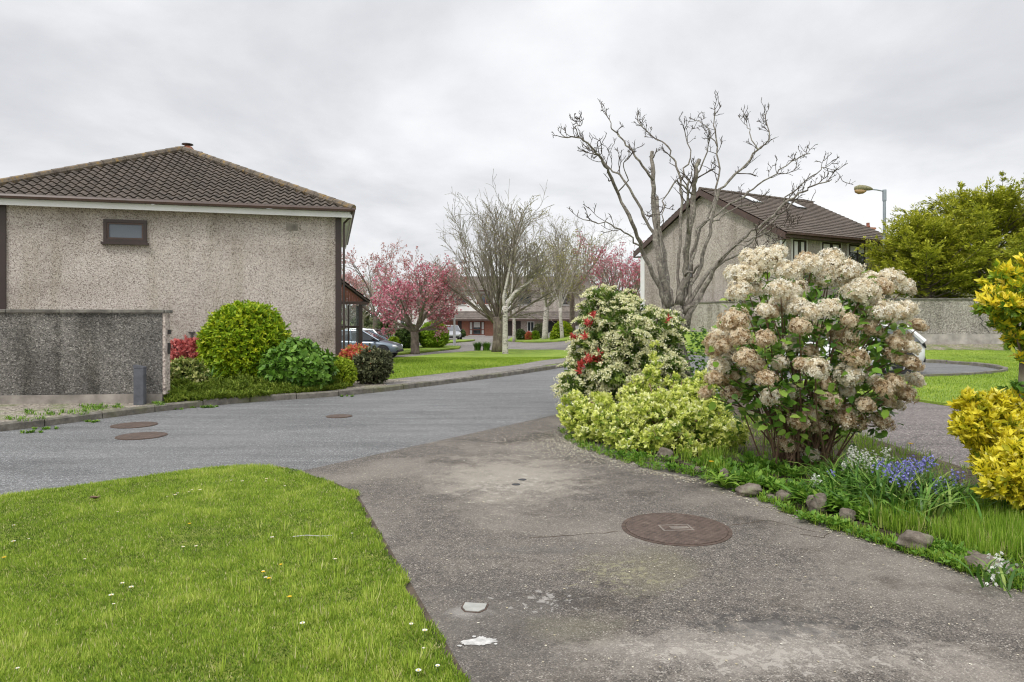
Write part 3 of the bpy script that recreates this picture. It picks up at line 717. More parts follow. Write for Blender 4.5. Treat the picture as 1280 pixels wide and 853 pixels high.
# ------------------------------------------------------------------ the house on the left
def left_house():
    t = thing('house', 'beige pebbledashed house with brown pantile hip roof and one small window beside the road', 'house', (hx, hy, .15), ha)
    zb = -.15
    MB().box(-.7, 9.26, 0, 9, zb - .2, 4.62).build('wall', M['wall'], t)
    # dark boxed corner strips
    MB().box(9.12, 9.30, -.04, .10, zb, 4.60).build('corner_board', M['brown'], t)
    MB().box(.20, .38, -.05, -.003, zb, 4.60).build('corner_board', M['brown'], t)
    # soffit, white fascia and brown gutter
    MB().box(-1.0, 9.58, -.27, 9.2, 4.625, 4.66).build('soffit', M['white'], t)
    MB().box(-1.0, 9.60, -.30, -.272, 4.56, 4.73).box(9.582, 9.61, -.272, 9.2, 4.56, 4.73).build('fascia', M['white'], t)
    gt = MB().prism([(-.305, 4.735), (-.43, 4.735), (-.445, 4.79), (-.42, 4.845), (-.40, 4.845), (-.40, 4.80), (-.33, 4.80), (-.305, 4.845)], 'x', -1.05, 9.70)
    gt.box(9.612, 9.70, -.30, 9.2, 4.74, 4.84)
    gt.build('gutter', M['gutter'], t)
    MB().tube([(9.60, -.36, 4.74), (9.58, -.2, 4.62), (9.38, -.07, 4.42), (9.37, -.07, 4.2), (9.37, -.07, zb)], .035, 8).build('downpipe', M['brown'], t)
    # roof
    zr = 4.80; xl, xr, ax, ay, az = -.75, 9.63, 3.99, 4.2, 7.33
    mb = MB()
    run = ay + .33; rise = az - zr; Hs = math.hypot(run, rise); up = (0, run / Hs, rise / Hs)
    tile_face(mb, (0, -.33, zr), (1, 0, 0), up, Hs, lambda q: xl + (ax - xl) * q / Hs, lambda q: xr + (ax - xr) * q / Hs, .245, .30, amp=.033, lift=.048, sub=8)
    # slope over the front (right-hand) side and over the back, plainer
    Hr = math.hypot(xr - ax, rise); upr = (-(xr - ax) / Hr, 0, rise / Hr)
    tile_face(mb, (xr, -.33, zr), (0, 1, 0), upr, Hr, lambda q: run * q / Hr, lambda q: 9.5, .30, .335, sub=4)
    Hl = math.hypot(ax - xl, rise); upl = ((ax - xl) / Hl, 0, rise / Hl)
    tile_face(mb, (xl, -.33, zr), (0, 1, 0), upl, Hl, lambda q: run * q / Hl, lambda q: 9.5, .30, .335, sub=4)
    roof = mb.build('roof', M['tile_left'], t)
    MB().prism([(-.65, 4.67), (9.5, 4.67), (ax, az - .06)], 'y', 9.0, 9.2).build('gable', M['wall'], t)
    # lichened hip and ridge tiles
    mb = MB()
    def ridge(a, b, r=.11, ln=.38):
        a, b = Vector(a), Vector(b); L = (b - a).length; n = int(L / ln)
        for k in range(n + 1):
            p, q = a.lerp(b, k * ln / L), a.lerp(b, min(1, (k + 1.12) * ln / L))
            mb.tube([p, q], [r * 1.12, r], 8)
    ridge((xr + .02, -.36, zr + .03), (ax, ay, az + .05)); ridge((xl - .02, -.36, zr + .03), (ax, ay, az + .05)); ridge((ax, ay, az + .04), (ax, 9.5, az + .04))
    mb.build('ridge_tile', M['ridge'], roof)
    # chimney
    ch = MB().box(ax - .17, ax + .21, ay + .5, ay + .95, az - .3, az + .27).build('chimney', M['brick'], roof)
    MB().box(ax - .34, ax + .60, ay + .25, ay + 1.1, az - .05, az + .06).build('flashing', M['iron_pipe'], ch)
    MB().lathe([(.12, .272), (.13, .31), (.10, .33), (.10, .36)], 12, (ax + .03, ay + .72, az)).build('chimney_pot', M['cladding'], ch)
    MB().lathe([(.20, .385), (.19, .41), (.04, .44)], 12, (ax + .03, ay + .72, az)).tube([(ax + .03, ay + .72, az + .35), (ax + .03, ay + .72, az + .39)], .06, 6).build('cowl', M['iron_pipe'], ch)
    # small upstairs window
    w = window_part(t, 2.77, 3.88, 3.66, 4.30, -.002, M['brown'], M['frosted'], .16, .085, sillmat=M['brown'])
    MB().box(2.856, 3.794, -.045, -.012, 3.746, 3.79).box(2.856, 3.794, -.045, -.012, 4.17, 4.214).box(2.856, 2.90, -.045, -.012, 3.79, 4.17).box(3.75, 3.794, -.045, -.012, 3.79, 4.17).build('casement', M['gutter'], w)
    # bits on the wall
    mb = MB()
    for i in range(5): mb.box(7.70, 8.00, -.03, -.005, 4.17 + i*.035, 4.195 + i*.035)
    mb.box(7.68, 8.02, -.012, -.003, 4.15, 4.35); mb.build('air_vent', M['plinth'], t)
    MB().box(4.98, 5.16, -.06, -.01, 1.06, 1.10).box(5.05, 5.09, -.06, -.01, .86, 1.06).build('waste_pipe', M['iron_pipe'], t)
    MB().box(5.30, 5.55, -.12, 0, .62, .98).build('meter_box', M['white'], t, bevel=.01)
    # porch on the front
    px, y0, y1 = 9.26, 2.7, 5.4
    pr = MB()
    for (xx, yy) in ((9.92, y0), (9.92, y1 - .12)): pr.box(xx, xx + .13, yy, yy + .13, zb, 1.98)
    pr.box(px, px + .08, y0, y0 + .1, zb, 1.98)
    pr.box(px + .08, 9.92, y0 + .02, y0 + .08, 1.18, 1.24).box(px + .08, 9.92, y0 + .02, y0 + .08, zb, zb + .12).box(9.55, 9.60, y0 + .02, y0 + .08, zb + .12, 1.18).box(9.55, 9.60, y0 + .02, y0 + .08, 1.24, 1.98)
    pr.box(9.97, 10.03, y0 + .13, y1 - .12, 1.18, 1.24)
    porch = pr.build('porch', M['brown'], t)
    MB().box(px + .08, 9.92, y0 + .045, y0 + .055, zb + .12, 1.97).box(9.99, 10.0, y0 + .13, y1 - .12, zb, 1.97).build('pane', M['clear'], porch)
    mb = MB(); nb = 9
    for i in range(nb):                       # gable boards
        xa = px + i * .80 / nb; xb = xa + .80 / nb - .008
        za = 2.75 - (xa - px) * .76; zb2 = 2.75 - (xb - px) * .76
        mb.prism([(xa, 2.09), (xb, 2.09), (xb, max(2.1, zb2)), (xa, max(2.1, za))], 'y', y0 - .02, y0 + .02)
    mb.build('gable_boards', M['cladding'], porch)
    MB().box(px, 10.24, y0 - .08, y0 + .04, 1.985, 2.085).box(10.12, 10.24, y0 + .04, y1, 1.985, 2.07).build('fascia', M['gutter'], porch)
    mb = MB(); Hs = math.hypot(1.02, .79)
    tile_face(mb, (10.28, y0 - .12, 2.09), (0, 1, 0), (-1.02 / Hs, 0, .79 / Hs), Hs, lambda q: 0, lambda q: 2.9, .3, .3, sub=4)
    mb.prism([(10.28, 2.04), (10.28, 2.10), (px, 2.87), (px, 2.81)], 'y', y0 - .13, y1 + .1)
    mb.build('roof', M['tile_left'], porch)
    MB().box(px + .0, px + .06, y0 + .6, y0 + 1.5, zb, 1.9).build('door', M['blackm'], t)
left_house()

# ------------------------------------------------------------------ grimy garden wall and grey post
def garden_wall_left():
    c = GP(203, 503, .12); c.z = 0
    d = Vector((math.cos(math.radians(6.5)), math.sin(math.radians(6.5)), 0)); a = math.radians(6.5)
    t = thing('garden_wall', 'grimy grey pebbledashed garden wall with coping in front of the house', 'wall', (c.x, c.y, .06), a)
    MB().box(-14, 0, 0, .22, .22, 1.66).build('render', M['wall_dark'], t)
    MB().box(-14, .004, -.035, .23, -.1, .215).build('plinth', M['plinth'], t)
    MB().box(.003, .05, .0, .225, .2, 1.655).build('end_face', M['wall_end'], t)
    mb = MB()
    for k in range(16): mb.box(-14 + k*.878, -14 + (k+1)*.878 - .008, -.05, .27, 1.665, 1.725)
    mb.box(.052, .085, -.04, .26, 1.665, 1.72)
    mb.build('coping', M['coping'], t, bevel=.01)
    MB().box(.052, .10, .10, .15, 1.28, 1.36).box(.052, .085, .10, .15, .92, 1.12).build('bracket', M['iron_pipe'], t)
    p = GP(175, 505, .12)
    b = thing('bollard', 'slate grey square post standing before the grimy wall at the kerb', 'post', (p.x, p.y, .11), .12)
    MB().box(-.085, .085, -.07, .07, -.1, .64).build('shaft', M['post'], b, bevel=.012)
    MB().prism([(-.087, .641), (.087, .641), (.087, .66), (-.087, .70)], 'y', -.072, .072).build('cap', M['post'], b)
garden_wall_left()

# ------------------------------------------------------------------ the house on the right
def right_house():
    k = 34 / 30.0
    A = P(978, 400, 34.3); Lc = P(808, 400, 43.4)
    dv = Vector((A.x - Lc.x, A.y - Lc.y, 0)); W = dv.length       # gable width
    # local frame: x along the front, from the near corner; y along the gable to the back
    a = math.atan2(.482, .876)
    t = thing('house', 'grey pebbledashed gable-end house with brown roof and two skylights behind the bare tree', 'house', (A.x, A.y, .86), a)
    ze = 5.25; W = 10.9; LX = 9.0; rz = 8.12
    # walls as one gabled prism (profile in y,z)
    MB().prism([(0, -.6), (W, -.6), (W, ze - .1), (W/2, rz - .2), (0, ze - .1)], 'x', 0, LX).build('wall', M['wall_right'], t)
    MB().box(-.06, .22, -.05, .10, -.4, ze - .25).build('corner_quoin', M['white'], t)
    MB().box(-.07, -.004, W-.32, W+.05, -.4, ze - .4).build('corner_quoin', M['white'], t)
    # roof slopes with verge overhang
    mb = MB(); ov = .45; rise = rz - ze; run = W/2 + ov; ez = ze - rise / (W/2) * ov
    Hs = math.hypot(run, rz - ez); up = (0, run/Hs, (rz-ez)/Hs); dn = (0, -run/Hs, (rz-ez)/Hs)
    tile_face(mb, (-.3, -ov, ez + .09), (1, 0, 0), up, Hs, lambda q: 0, lambda q: LX + .6, .33, .31, amp=.010, lift=.035, sub=2)
    tile_face(mb, (-.3, W + ov, ez + .09), (1, 0, 0), dn, Hs, lambda q: 0, lambda q: LX + .6, .33, .31, amp=.010, lift=.035, sub=2)
    roof = mb.build('roof', M['tile_right'], t)
    mb = MB()
    for i in range(22): mb.tube([(-.3 + i*.44, W/2, rz + .09), (-.3 + i*.44 + .45, W/2, rz + .09)], [.12, .105], 8)
    mb.build('ridge_tile', M['tile_right'], roof)
    # skylights lying on the near slope
    for (sx, sy) in ((2.2, 4.35), (5.9, 4.3)):
        f = (sy + ov) / run; zz = ez + .09 + f * (rz - ez)
        sk = MB(); th = math.atan2(rz - ez, run)
        def sl(x0, x1, d0, d1, h0, h1):
            V = []
            for h in (h0, h1):
                for (x, dd) in ((x0, d0), (x1, d0), (x1, d1), (x0, d1)):
                    V.append((x, sy + dd*math.cos(th) - h*math.sin(th), zz + dd*math.sin(th) + h*math.cos(th)))
            return V
        Fs = [(0,3,2,1),(4,5,6,7),(0,1,5,4),(1,2,6,5),(2,3,7,6),(3,0,4,7)]
        s_ = MB().add(sl(sx, sx+.8, -.55, .55, .0, .09), Fs).build('skylight', M['iron_pipe'], roof)
        MB().add(sl(sx+.06, sx+.74, -.49, .49, .092, .105), Fs).build('pane', M['lampglass'], s_)
    # bargeboards on the near gable
    for sgn in (0, 1):
        pts = [(-ov if not sgn else W+ov, ez + .05), (W/2, rz + .05), (W/2, rz - .28), (-ov if not sgn else W+ov, ez - .27)]
        MB().prism(pts, 'x', -.33, -.27).build('bargeboard', M['gutter'], t)
    MB().box(-.28, .0, -ov, .0, ez - .27, ez - .2).build('soffit_box', M['gutter'], t)
    MB().box(-.28, .0, W, W+ov, ez - .27, ez - .2).build('soffit_box', M['gutter'], t)
    MB().box(-.3, LX+.3, -ov-.02, -ov+.02, ez-.16, ez+.04).box(-.3, LX+.3, -ov+.02, -.003, ez-.16, ez-.11).build('fascia', M['gutter'], t)
    MB().prism([(-ov-.02, ez-.02), (-ov-.14, ez-.02), (-ov-.14, ez+.08), (-ov-.12, ez+.08), (-ov-.12, ez), (-ov-.02, ez)], 'x', -.35, LX+.3).build('gutter', M['gutter'], t)
    MB().tube([(-.12, -ov, ez-.1), (-.12, -.12, ez-.45), (-.12, -.06, ez-.6), (-.12, -.06, -.4)], .04, 6).build('downpipe', M['brown'], t)
    # front windows upstairs and down
    for i, (xa, xb) in enumerate(((.75, 1.75), (3.0, 4.5), (5.2, 6.6))):
        window_part(t, xa, xb, 3.62, 4.82, -.003, M['brown'], M['glass'], .12, .08, mull=((xa+xb)/2 + (.05 if i else -.08),),
                    curtain=[(xa+.09, (xa+xb)/2 - .12, 3.71, 4.73), ((xa+xb)/2+.14, xb-.14, 3.71, 4.73)] if i < 2 else [(xa+.09, xb-.09, 4.4, 4.73)], sill=True)
        MB().box(xa-.12, xb+.12, -.035, -.0035, 4.825, 4.93).box(xa-.12, xa-.005, -.035, -.0035, 3.57, 4.82).box(xb+.005, xb+.12, -.035, -.0035, 3.57, 4.82).build('surround', M['offwhite'], t)
    for i, (xa, xb) in enumerate(((1.2, 3.0), (4.8, 6.6))):
        window_part(t, xa, xb, .6, 2.0, -.003, M['brown'], M['glass'], .12, .08, mull=((xa+xb)/2,))
    # gable windows: narrow ones
    def side_win(y0, y1, z0, z1):
        w = MB().box(-.05, -.003, y0, y1, z0, z0+.06).box(-.05, -.003, y0, y1, z1-.06, z1).box(-.05, -.003, y0, y0+.06, z0+.06, z1-.06).box(-.05, -.003, y1-.06, y1, z0+.06, z1-.06).build('window', M['brown'], t)
        MB().box(-.03, -.004, y0+.03, y1-.03, z0+.03, z1-.03).build('pane', M['glass'], w)
    side_win(6.3, 6.75, 3.2, 4.0); side_win(2.9, 3.7, 1.25, 1.85); side_win(8.0, 8.4, 1.3, 2.2)
    # lean wall of the side passage
    wl = thing('side_wall', 'pale streaked rendered wall at the foot of the gable behind the bare tree', 'wall', t.matrix_basis @ Vector((-1.0, 1.0, 0)), a)
    MB().box(0, .22, 0.2, 6.0, -.6, 1.66).build('render', M['wall_side'] , wl)
    MB().box(-.04, .26, 0.16, 6.04, 1.665, 1.73).build('coping', M['coping'], wl)
M['wall_side'] = pebbledash('streaked_render', [(.0, (.30, .27, .25)), (.5, (.44, .40, .37)), (1, (.52, .48, .45))], (.62, .58, .56), (.42, .7), .2, 14, 1.1, .75)
right_house()

def house_behind():
    t = thing('house', 'brown roofed house mostly hidden behind the golden conifer with crows on its ridge', 'house', (27, 60, .5), math.radians(4))
    MB().prism([(0, -.5), (9, -.5), (9, 5.4), (4.5, 8.1), (0, 5.4)], 'x', 0, 20).build('wall', M['wall_right'], t)
    mb = MB(); Hs = math.hypot(5, 3); up = (0, 5/Hs, 3/Hs); dn = (0, -5/Hs, 3/Hs)
    tile_face(mb, (-.3, -.5, 5.25), (1, 0, 0), up, Hs, lambda q: 0, lambda q: 20.6, .33, .33, amp=.01, lift=.035, sub=2)
    tile_face(mb, (-.3, 9.5, 5.25), (1, 0, 0), dn, Hs, lambda q: 0, lambda q: 20.6, .33, .33, amp=.01, lift=.035, sub=2)
    rf = mb.build('roof', M['tile_right'], t)
    MB().box(3.7, 5.0, 1.2, 2.6, 6.1, 6.75).build('skylight', M['lampglass'], rf)
    for (u, v) in ((1094.5, 286.5), (1101, 285.5)):
        pass
    return t
HB = house_behind()
ch = thing('chimney_stack', 'red brick chimney with a pot rising behind the grey gable house', 'chimney', P(1083, 300, 52), .3)
MB().box(-.42, .42, -.4, .4, -1.2, .75).box(-.48, .48, -.46, .46, .755, .9).build('stack', M['brick'], ch)
MB().lathe([(.14, .9), (.16, 1.05), (.12, 1.1), (.12, 1.3)], 10, (.15, 0, 0)).build('pot', M['cladding'], ch)

def crow(p, a, label):
    t = thing('crow', label, 'bird', p, a, 'crows on the ridge')
    mb = MB()
    prof = [(-.20, .20, .012), (-.13, .19, .05), (-.05, .20, .085), (.05, .25, .09), (.11, .31, .065), (.14, .35, .05), (.17, .37, .055), (.21, .365, .035), (.24, .36, .012)]
    mb.tube([(x, 0, z) for x, z, r in prof], [r for x, z, r in prof], 8)
    mb.tube([(.23, 0, .36), (.31, 0, .345)], [.018, .003], 5)
    mb.tube([(-.16, 0, .19), (-.36, 0, .12)], [.05, .035], 5)
    for s_ in (-1, 1): mb.tube([(0, .03*s_, .17), (.01, .03*s_, .0)], .009, 4)
    mb.build('body', M['blackm'], t, smooth=True)

# ------------------------------------------------------------------ back garden wall at right
def back_wall():
    z0 = float(g(20, 30)) + .02
    t = thing('garden_wall', 'pale grey pebbledashed garden wall running under the golden conifer', 'wall', (12.5, 30.3, z0), math.radians(-1))
    mb = MB()
    for k in range(6):
        x0 = k * 6.0
        mb.box(x0, x0 + 5.985, 0, .22, .50, 2.02)
    mb.build('render', M['wall_garden'], t)
    MB().box(0, 36, -.03, .25, -.4, .495).build('plinth', M['plinth_pale'], t)
    mb = MB()
    for k in range(20): mb.box(k*1.8, k*1.8 + 1.79, -.05, .27, 2.025, 2.085)
    mb.build('coping', M['coping'], t)
    mb = MB(); pts = [(8.15, -.003, 1.55), (8.12, -.003, 1.3), (8.3, -.003, 1.1), (8.22, -.003, .95), (8.5, -.003, .7), (8.6, -.003, .55)]
    for a, b in zip(pts[:-1], pts[1:]): mb.tube([a, b], .012, 4)
    mb.build('crack', M['blackm'], t)
M['plinth_pale'] = flat('pale_plinth', (.40, .37, .34), .95, 0, .35, 2.5, .3)
back_wall()

def street_lamp():
    p = P(1105.5, 400, 35.0); z0 = float(g(p.x, p.y))
    t = thing('street_lamp', 'galvanised street lamp with short arm and lichened amber lantern', 'street lamp', (p.x, p.y, z0))
    H = 1.6 + 162/F*35.0 - z0
    MB().tube([(0, 0, -.2), (0, 0, 1.3), (0, 0, 1.32), (0, 0, H)], [.11, .11, .085, .075], 10).tube([(0,0,H-.55),(0,0,H+.02)], .10, 10).build('pole', M['galv'], t)
    MB().tube([(0, 0, H-.06), (-.4, 0, H+.02), (-.72, 0, H+.05)], .035, 8).build('arm', M['galv'], t)
    MB().tube([(-.62, 0, H+.05), (-.75, 0, H+.08), (-1.0, 0, H+.11), (-1.3, 0, H+.12), (-1.48, 0, H+.08), (-1.54, 0, H+.03)], [.05, .10, .14, .16, .12, .03], 10).build('lantern', M['lichen_metal'], t, smooth=True)
    MB().tube([(-.95, 0, H-.02), (-1.1, 0, H-.06), (-1.3, 0, H-.06), (-1.46, 0, H-.02), (-1.53, 0, H+.03)], [.06, .12, .15, .11, .02], 10).build('bowl', M['amber'], t, smooth=True)
street_lamp()
p = P(568, 425, 52); p.z = -.4
t = thing('street_lamp', 'slim pale lamp column in front of the far brick house', 'street lamp', p)
MB().tube([(0, 0, -.2), (0, 0, 1.2), (0, 0, 1.22), (0, 0, 6.2)], [.10, .10, .075, .06], 8).build('pole', M['palepole'], t)
MB().tube([(0, 0, 6.18), (.25, -.2, 6.3), (.5, -.4, 6.34)], .035, 6).build('arm', M['palepole'], t)
MB().tube([(.4, -.33, 6.33), (.6, -.5, 6.36), (.95, -.78, 6.34)], [.05, .11, .04], 8).build('lantern', M['galv'], t)

# ------------------------------------------------------------------ far terrace
M['white_wall'] = flat('white_painted_render', (.80, .79, .76), .9, 0, .08, 2)
def far_house(name, label, ux0, ux1, brick, Y=86.0):
    xa, xb = (ux0-640)/F*Y, (ux1-640)/F*Y; W = xb - xa
    t = thing(name, label, 'house', (xa, Y, -.4), 0)
    up = M['white_wall'] if brick else M['wall_right']
    MB().box(.01, W-.01, 0, 8, 2.6, 5.75).build('wall', up, t)
    MB().box(.012, W-.012, .25, 8, -.3, 2.598).build('ground_floor_wall', M['brick'] if brick else M['wall_end'], t)
    mb = MB(); Hs = math.hypot(4.5, 2.0); u_ = (0, 4.5/Hs, 2.0/Hs); d_ = (0, -4.5/Hs, 2.0/Hs)
    tile_face(mb, (0, -.5, 5.7), (1, 0, 0), u_, Hs, lambda q: 0, lambda q: W, .35, .35, amp=.012, lift=.04, sub=2)
    tile_face(mb, (0, 8.5, 5.7), (1, 0, 0), d_, Hs, lambda q: 0, lambda q: W, .35, .35, amp=.012, lift=.04, sub=2)
    rf = mb.build('roof', M['tile_far'], t)
    MB().box(0, W, -.56, -.51, 5.55, 5.75).build('fascia', M['gutter'], t)
    # lower tiled canopy between the storeys
    mb = MB(); Hs = math.hypot(1.0, 1.05)
    tile_face(mb, (0, -1.0, 2.05), (1, 0, 0), (0, 1.0/Hs, 1.05/Hs), Hs, lambda q: 0, lambda q: W, .35, .3, amp=.012, lift=.04, sub=2)
    mb.box(0, W, -.98, 0.2, 1.9, 2.02)
    cn = mb.build('canopy_roof', M['tile_far'], t)
    MB().box(0, W, -1.08, -1.01, 1.86, 2.06).build('gutter', M['gutter'], cn)
    return t, W, xa
Yf = 86.0
def fx(u, xa): return (u - 640)/F*Yf - xa
t, W, xa = far_house('house', 'far brick-fronted house with white upper wall behind the fan-shaped tree', 532, 641, True)
for (a, b, m_) in ((566, 583, 3), (596, 613, 3)):
    x0, x1 = fx(a, xa), fx(b, xa)
    window_part(t, x0, x1, 3.95, 5.3, -.003, M['cladding'], M['glass'], .16, .1, mull=(x0 + (x1-x0)*.33, x0 + (x1-x0)*.66), sillmat=M['white'])
x0, x1 = fx(586, xa), fx(606, xa)
window_part(t, x0, x1, .05, 1.85, .245, M['cladding'], M['glass'], .16, .12, mull=(x0+(x1-x0)*.25, x0+(x1-x0)*.75), trans=(.75,), curtain=[(x0+.62, x1-.62, 1.05, 1.75), (x0+.12, x0+.4, .15, 1.7), (x1-.4, x1-.12, .15, 1.7)], sillmat=M['white'])
MB().box(fx(572, xa), fx(577, xa), .22, .248, -.2, 1.85).build('door', M['brown'], t)
MB().box(fx(622, xa), fx(640, xa), .22, .248, -.2, 1.85).build('door', M['brown'], t)
t, W, xa = far_house('house', 'far beige house with a dark picture window over a tiled canopy among trees', 641.2, 740, False)
x0, x1 = fx(647, xa), fx(664, xa)
window_part(t, x0, x1, 3.9, 5.4, -.003, M['brown'], M['glass'], .16, .1, sillmat=M['white'])
window_part(t, fx(700, xa), fx(716, xa), 3.9, 5.3, -.003, M['brown'], M['glass'], .16, .1, mull=(fx(708, xa),), sillmat=M['white'])
MB().box(fx(644, xa), fx(651, xa), .22, .248, -.2, 1.85).build('door', M['brown'], t)
window_part(t, fx(659, xa), fx(668, xa), .5, 1.8, .245, M['white'], M['glass'], .16, .1, mull=(fx(663.5, xa),))
MB().box(fx(685, xa), fx(699, xa), .22, .248, -.2, 1.85).build('garage_door', M['blackm'], t)
# pale gable house far left behind the cherry
t = thing('house', 'small pale gabled house seen past the pink cherry trunk', 'house', P(496, 400, 80) * Vector((1,1,0)) + Vector((0,0,-.4)) if False else (P(497, 400, 80).x, 80, -.4), 0)
MB().prism([(0, -.3), (3.6, -.3), (3.6, 3.0), (1.8, 4.4), (0, 3.0)], 'y', 0, 8).build('wall', M['offwhite'], t)
mb = MB()
mb.prism([(-.25, 2.8), (1.8, 4.55), (3.85, 2.8), (3.85, 2.95), (1.8, 4.72), (-.25, 2.95)], 'y', -.25, 8.2); mb.build('roof', M['tile_far'], t)
window_part(t, .35, .75, .8, 2.0, -.003, M['brown'], M['glass'], .12, .08)
window_part(t, 1.0, 1.4, .8, 2.0, -.003, M['brown'], M['glass'], .12, .08)
# pale low house further right seen between pieris and trees
t = thing('house', 'low pale far house beyond the birches, right of the terrace', 'house', (P(742, 400, 92).x, 92, .0), 0)
MB().box(0, 14, 0, 7, -.6, 3.6).build('wall', M['offwhite'], t)
MB().prism([(-.4, 3.55), (3.5, 5.3), (7.4, 3.55)], 'x', -.3, 14.3).build('roof', M['tile_far'], t)
window_part(t, 1.2, 2.2, 1.2, 2.4, -.003, M['brown'], M['glass'], .12, .08); window_part(t, 4, 5.6, 1.2, 2.4, -.003, M['brown'], M['glass'], .12, .08)
MB().box(7.0, 8.0, -.03, -.003, -.2, 2.0).build('door', M['brown'], t)

# ------------------------------------------------------------------ cars
def car(label, paint, loc, rz, group=None, lens='redlens'):
    t = thing('parked_car', label, 'car', loc, rz, group)
    st = [(-2.02, .42, .80, .58), (-1.95, .30, .92, .74), (-1.75, .22, 1.0, .82), (-1.2, .18, 1.0, .86), (-.4, .17, .97, .87), (.5, .17, .94, .87), (1.0, .18, .92, .86), (1.45, .19, .84, .84), (1.8, .22, .74, .78), (1.97, .30, .66, .66), (2.04, .40, .56, .52)]
    V = []; m_ = 11
    for x, zb, zs, w in st:
        h = zs - zb
        half = [(w*.72, zb), (w*.94, zb+.08*h), (w, zb+.40*h), (w*.985, zb+.72*h), (w*.93, zb+.95*h), (w*.60, zb+1.0*h + .015)]
        ring = [(x, -y, z) for y, z in half] + [(x, y, z) for y, z in half[::-1]]
        V += ring
    k = 12; Fs = []
    for i in range(len(st)-1):
        for j in range(k):
            j2 = (j+1) % k; Fs.append((i*k+j, i*k+j2, (i+1)*k+j2, (i+1)*k+j))
    Fs += [tuple(range(k)), tuple((len(st)-1)*k + j for j in range(k))]
    b = MB().add(V, Fs).build('body', paint, t, smooth=True)
    m = b.modifiers.new('sub', 'SUBSURF'); m.levels = m.render_levels = 1
    # cabin: side profile lofted across the width
    lo = [(-1.88, .96), (1.02, .90)]; hi = [(-1.35, 1.44), (-.05, 1.45)]
    def cabin(inset, zlo, zhi, ylo, yhi):
        a = [(-1.90+inset, zlo), (1.08-inset, zlo-.03), (.10-inset*.5, zhi), (-1.42+inset*.5, zhi-.03)]
        V = [(x, -ylo, z) for x, z in a[:2]] + [(x, -yhi, z) for x, z in a[2:]] + [(x, ylo, z) for x, z in a[:2]] + [(x, yhi, z) for x, z in a[2:]]
        return MB().add(V, [(0,1,2,3), (4,7,6,5), (0,4,5,1), (1,5,6,2), (2,6,7,3), (3,7,4,0)])
    cabin(0, .94, 1.425, .78, .60).build('windows', M['glass'], t, smooth=False, bevel=.02)
    rf = MB().add([(.16, -.60, 1.425), (.16, .60, 1.425), (-.6, .60, 1.475), (-.6, -.60, 1.475), (-1.5, .58, 1.405), (-1.5, -.58, 1.405),
                   (.16, -.62, 1.40), (.16, .62, 1.40), (-.6, .63, 1.42), (-.6, -.63, 1.42), (-1.5, .60, 1.38), (-1.5, -.60, 1.38)],
                  [(0,1,2,3), (3,2,4,5), (6,9,8,7), (9,11,10,8), (0,3,9,6), (3,5,11,9), (1,7,8,2), (2,8,10,4), (0,6,7,1), (5,4,10,11)])
    for s_ in (-1, 1):
        rf.tube([(1.08, .785*s_, .92), (.14, .61*s_, 1.42)], .035, 6)
        rf.tube([(-.42, .80*s_, .95), (-.50, .625*s_, 1.43)], .035, 6)
        rf.tube([(-1.88, .79*s_, .95), (-1.46, .60*s_, 1.40)], [.09, .06], 6)
    rf.build('roof', paint, t, smooth=False)
    for sx in (-1.28, 1.30):
        for sy in (-1, 1):
            MB().lathe([(.37, .0), (.375, .02), (.345, .03)], 24, (sx, sy*.845 - .015, .33), 'y').build('wheel_arch', M['blackm'], t)
            w = thing('wheel', None, None, (sx, sy*.80, .31)); w.parent = t
            MB().lathe([(.20, -.10), (.30, -.10), (.315, -.07), (.315, .07), (.30, .10), (.20, .10)], 24, (0, 0, 0), 'y').build('tyre', M['rubber'], w)
            rm = MB().lathe([(.03, sy*.075), (.05, sy*.095), (.06, sy*.075)], 10, (0, 0, 0), 'y').lathe([(.205, sy*.06), (.205, sy*.098), (.18, sy*.098), (.175, sy*.06)], 20, (0, 0, 0), 'y')
            for q in range(5):
                w_ = q*2*PI/5; rm.tube([(.04*math.cos(w_), sy*.085, .04*math.sin(w_)), (.19*math.cos(w_), sy*.09, .19*math.sin(w_))], .028, 5)
            rm.build('rim', M['alloy'], w)
    for s_ in (-1, 1):
        MB().tube([(1.78, s_*.70, .64), (1.93, s_*.62, .60), (2.0, s_*.45, .57)], [.06, .07, .03], 8).build('headlight', M['lampglass'], t, smooth=True)
        MB().tube([(-1.78, s_*.79, 1.02), (-1.86, s_*.78, .88), (-1.95, s_*.72, .78)], [.05, .085, .04] if lens == 'redlens' else [.03, .045, .025], 8).build('taillight', M[lens], t, smooth=True)
        MB().tube([(.82, s_*.82, .97), (.80, s_*.98, 1.02)], [.05, .075], 8).build('wing_mirror', M['blackm'], t, smooth=True)
    MB().box(1.90, 2.06, -.55, .55, .30, .42).build('bumper', M['blackm'], t, bevel=.03)
    MB().box(-2.03, -1.90, -.60, .60, .34, .50).build('bumper', M['blackm'], t, bevel=.03)
    MB().box(-2.045, -2.02, -.26, .26, .58, .69).build('number_plate', M['white'], t)
    return t
p = P(500, 447, 36.0)
car('blue grey hatchback parked nose out beside the dark porch', M['paint_blue'], (p.x - 2.05, 36.6, float(g(p.x, 36.6))), math.radians(-6), 'cars on the left driveway')
car('silver hatchback with red tail lamp standing behind the blue grey car', M['paint_silver'], (P(482, 400, 40.0).x - 2.0, 40.0, -.36), math.radians(176), 'cars on the left driveway')
p = P(1149, 400, 20.6)
car('white hatchback parked on the road behind the dry hydrangea', M['paint_white'], (p.x - 2.03, 20.9, .005), math.radians(177), None, 'blackm')
p = P(566, 400, 66)
car('pale hatchback half hidden by the bright hedge in front of the brick house', M['paint_silver'], (p.x - .3, 68, -.4), math.radians(-80))
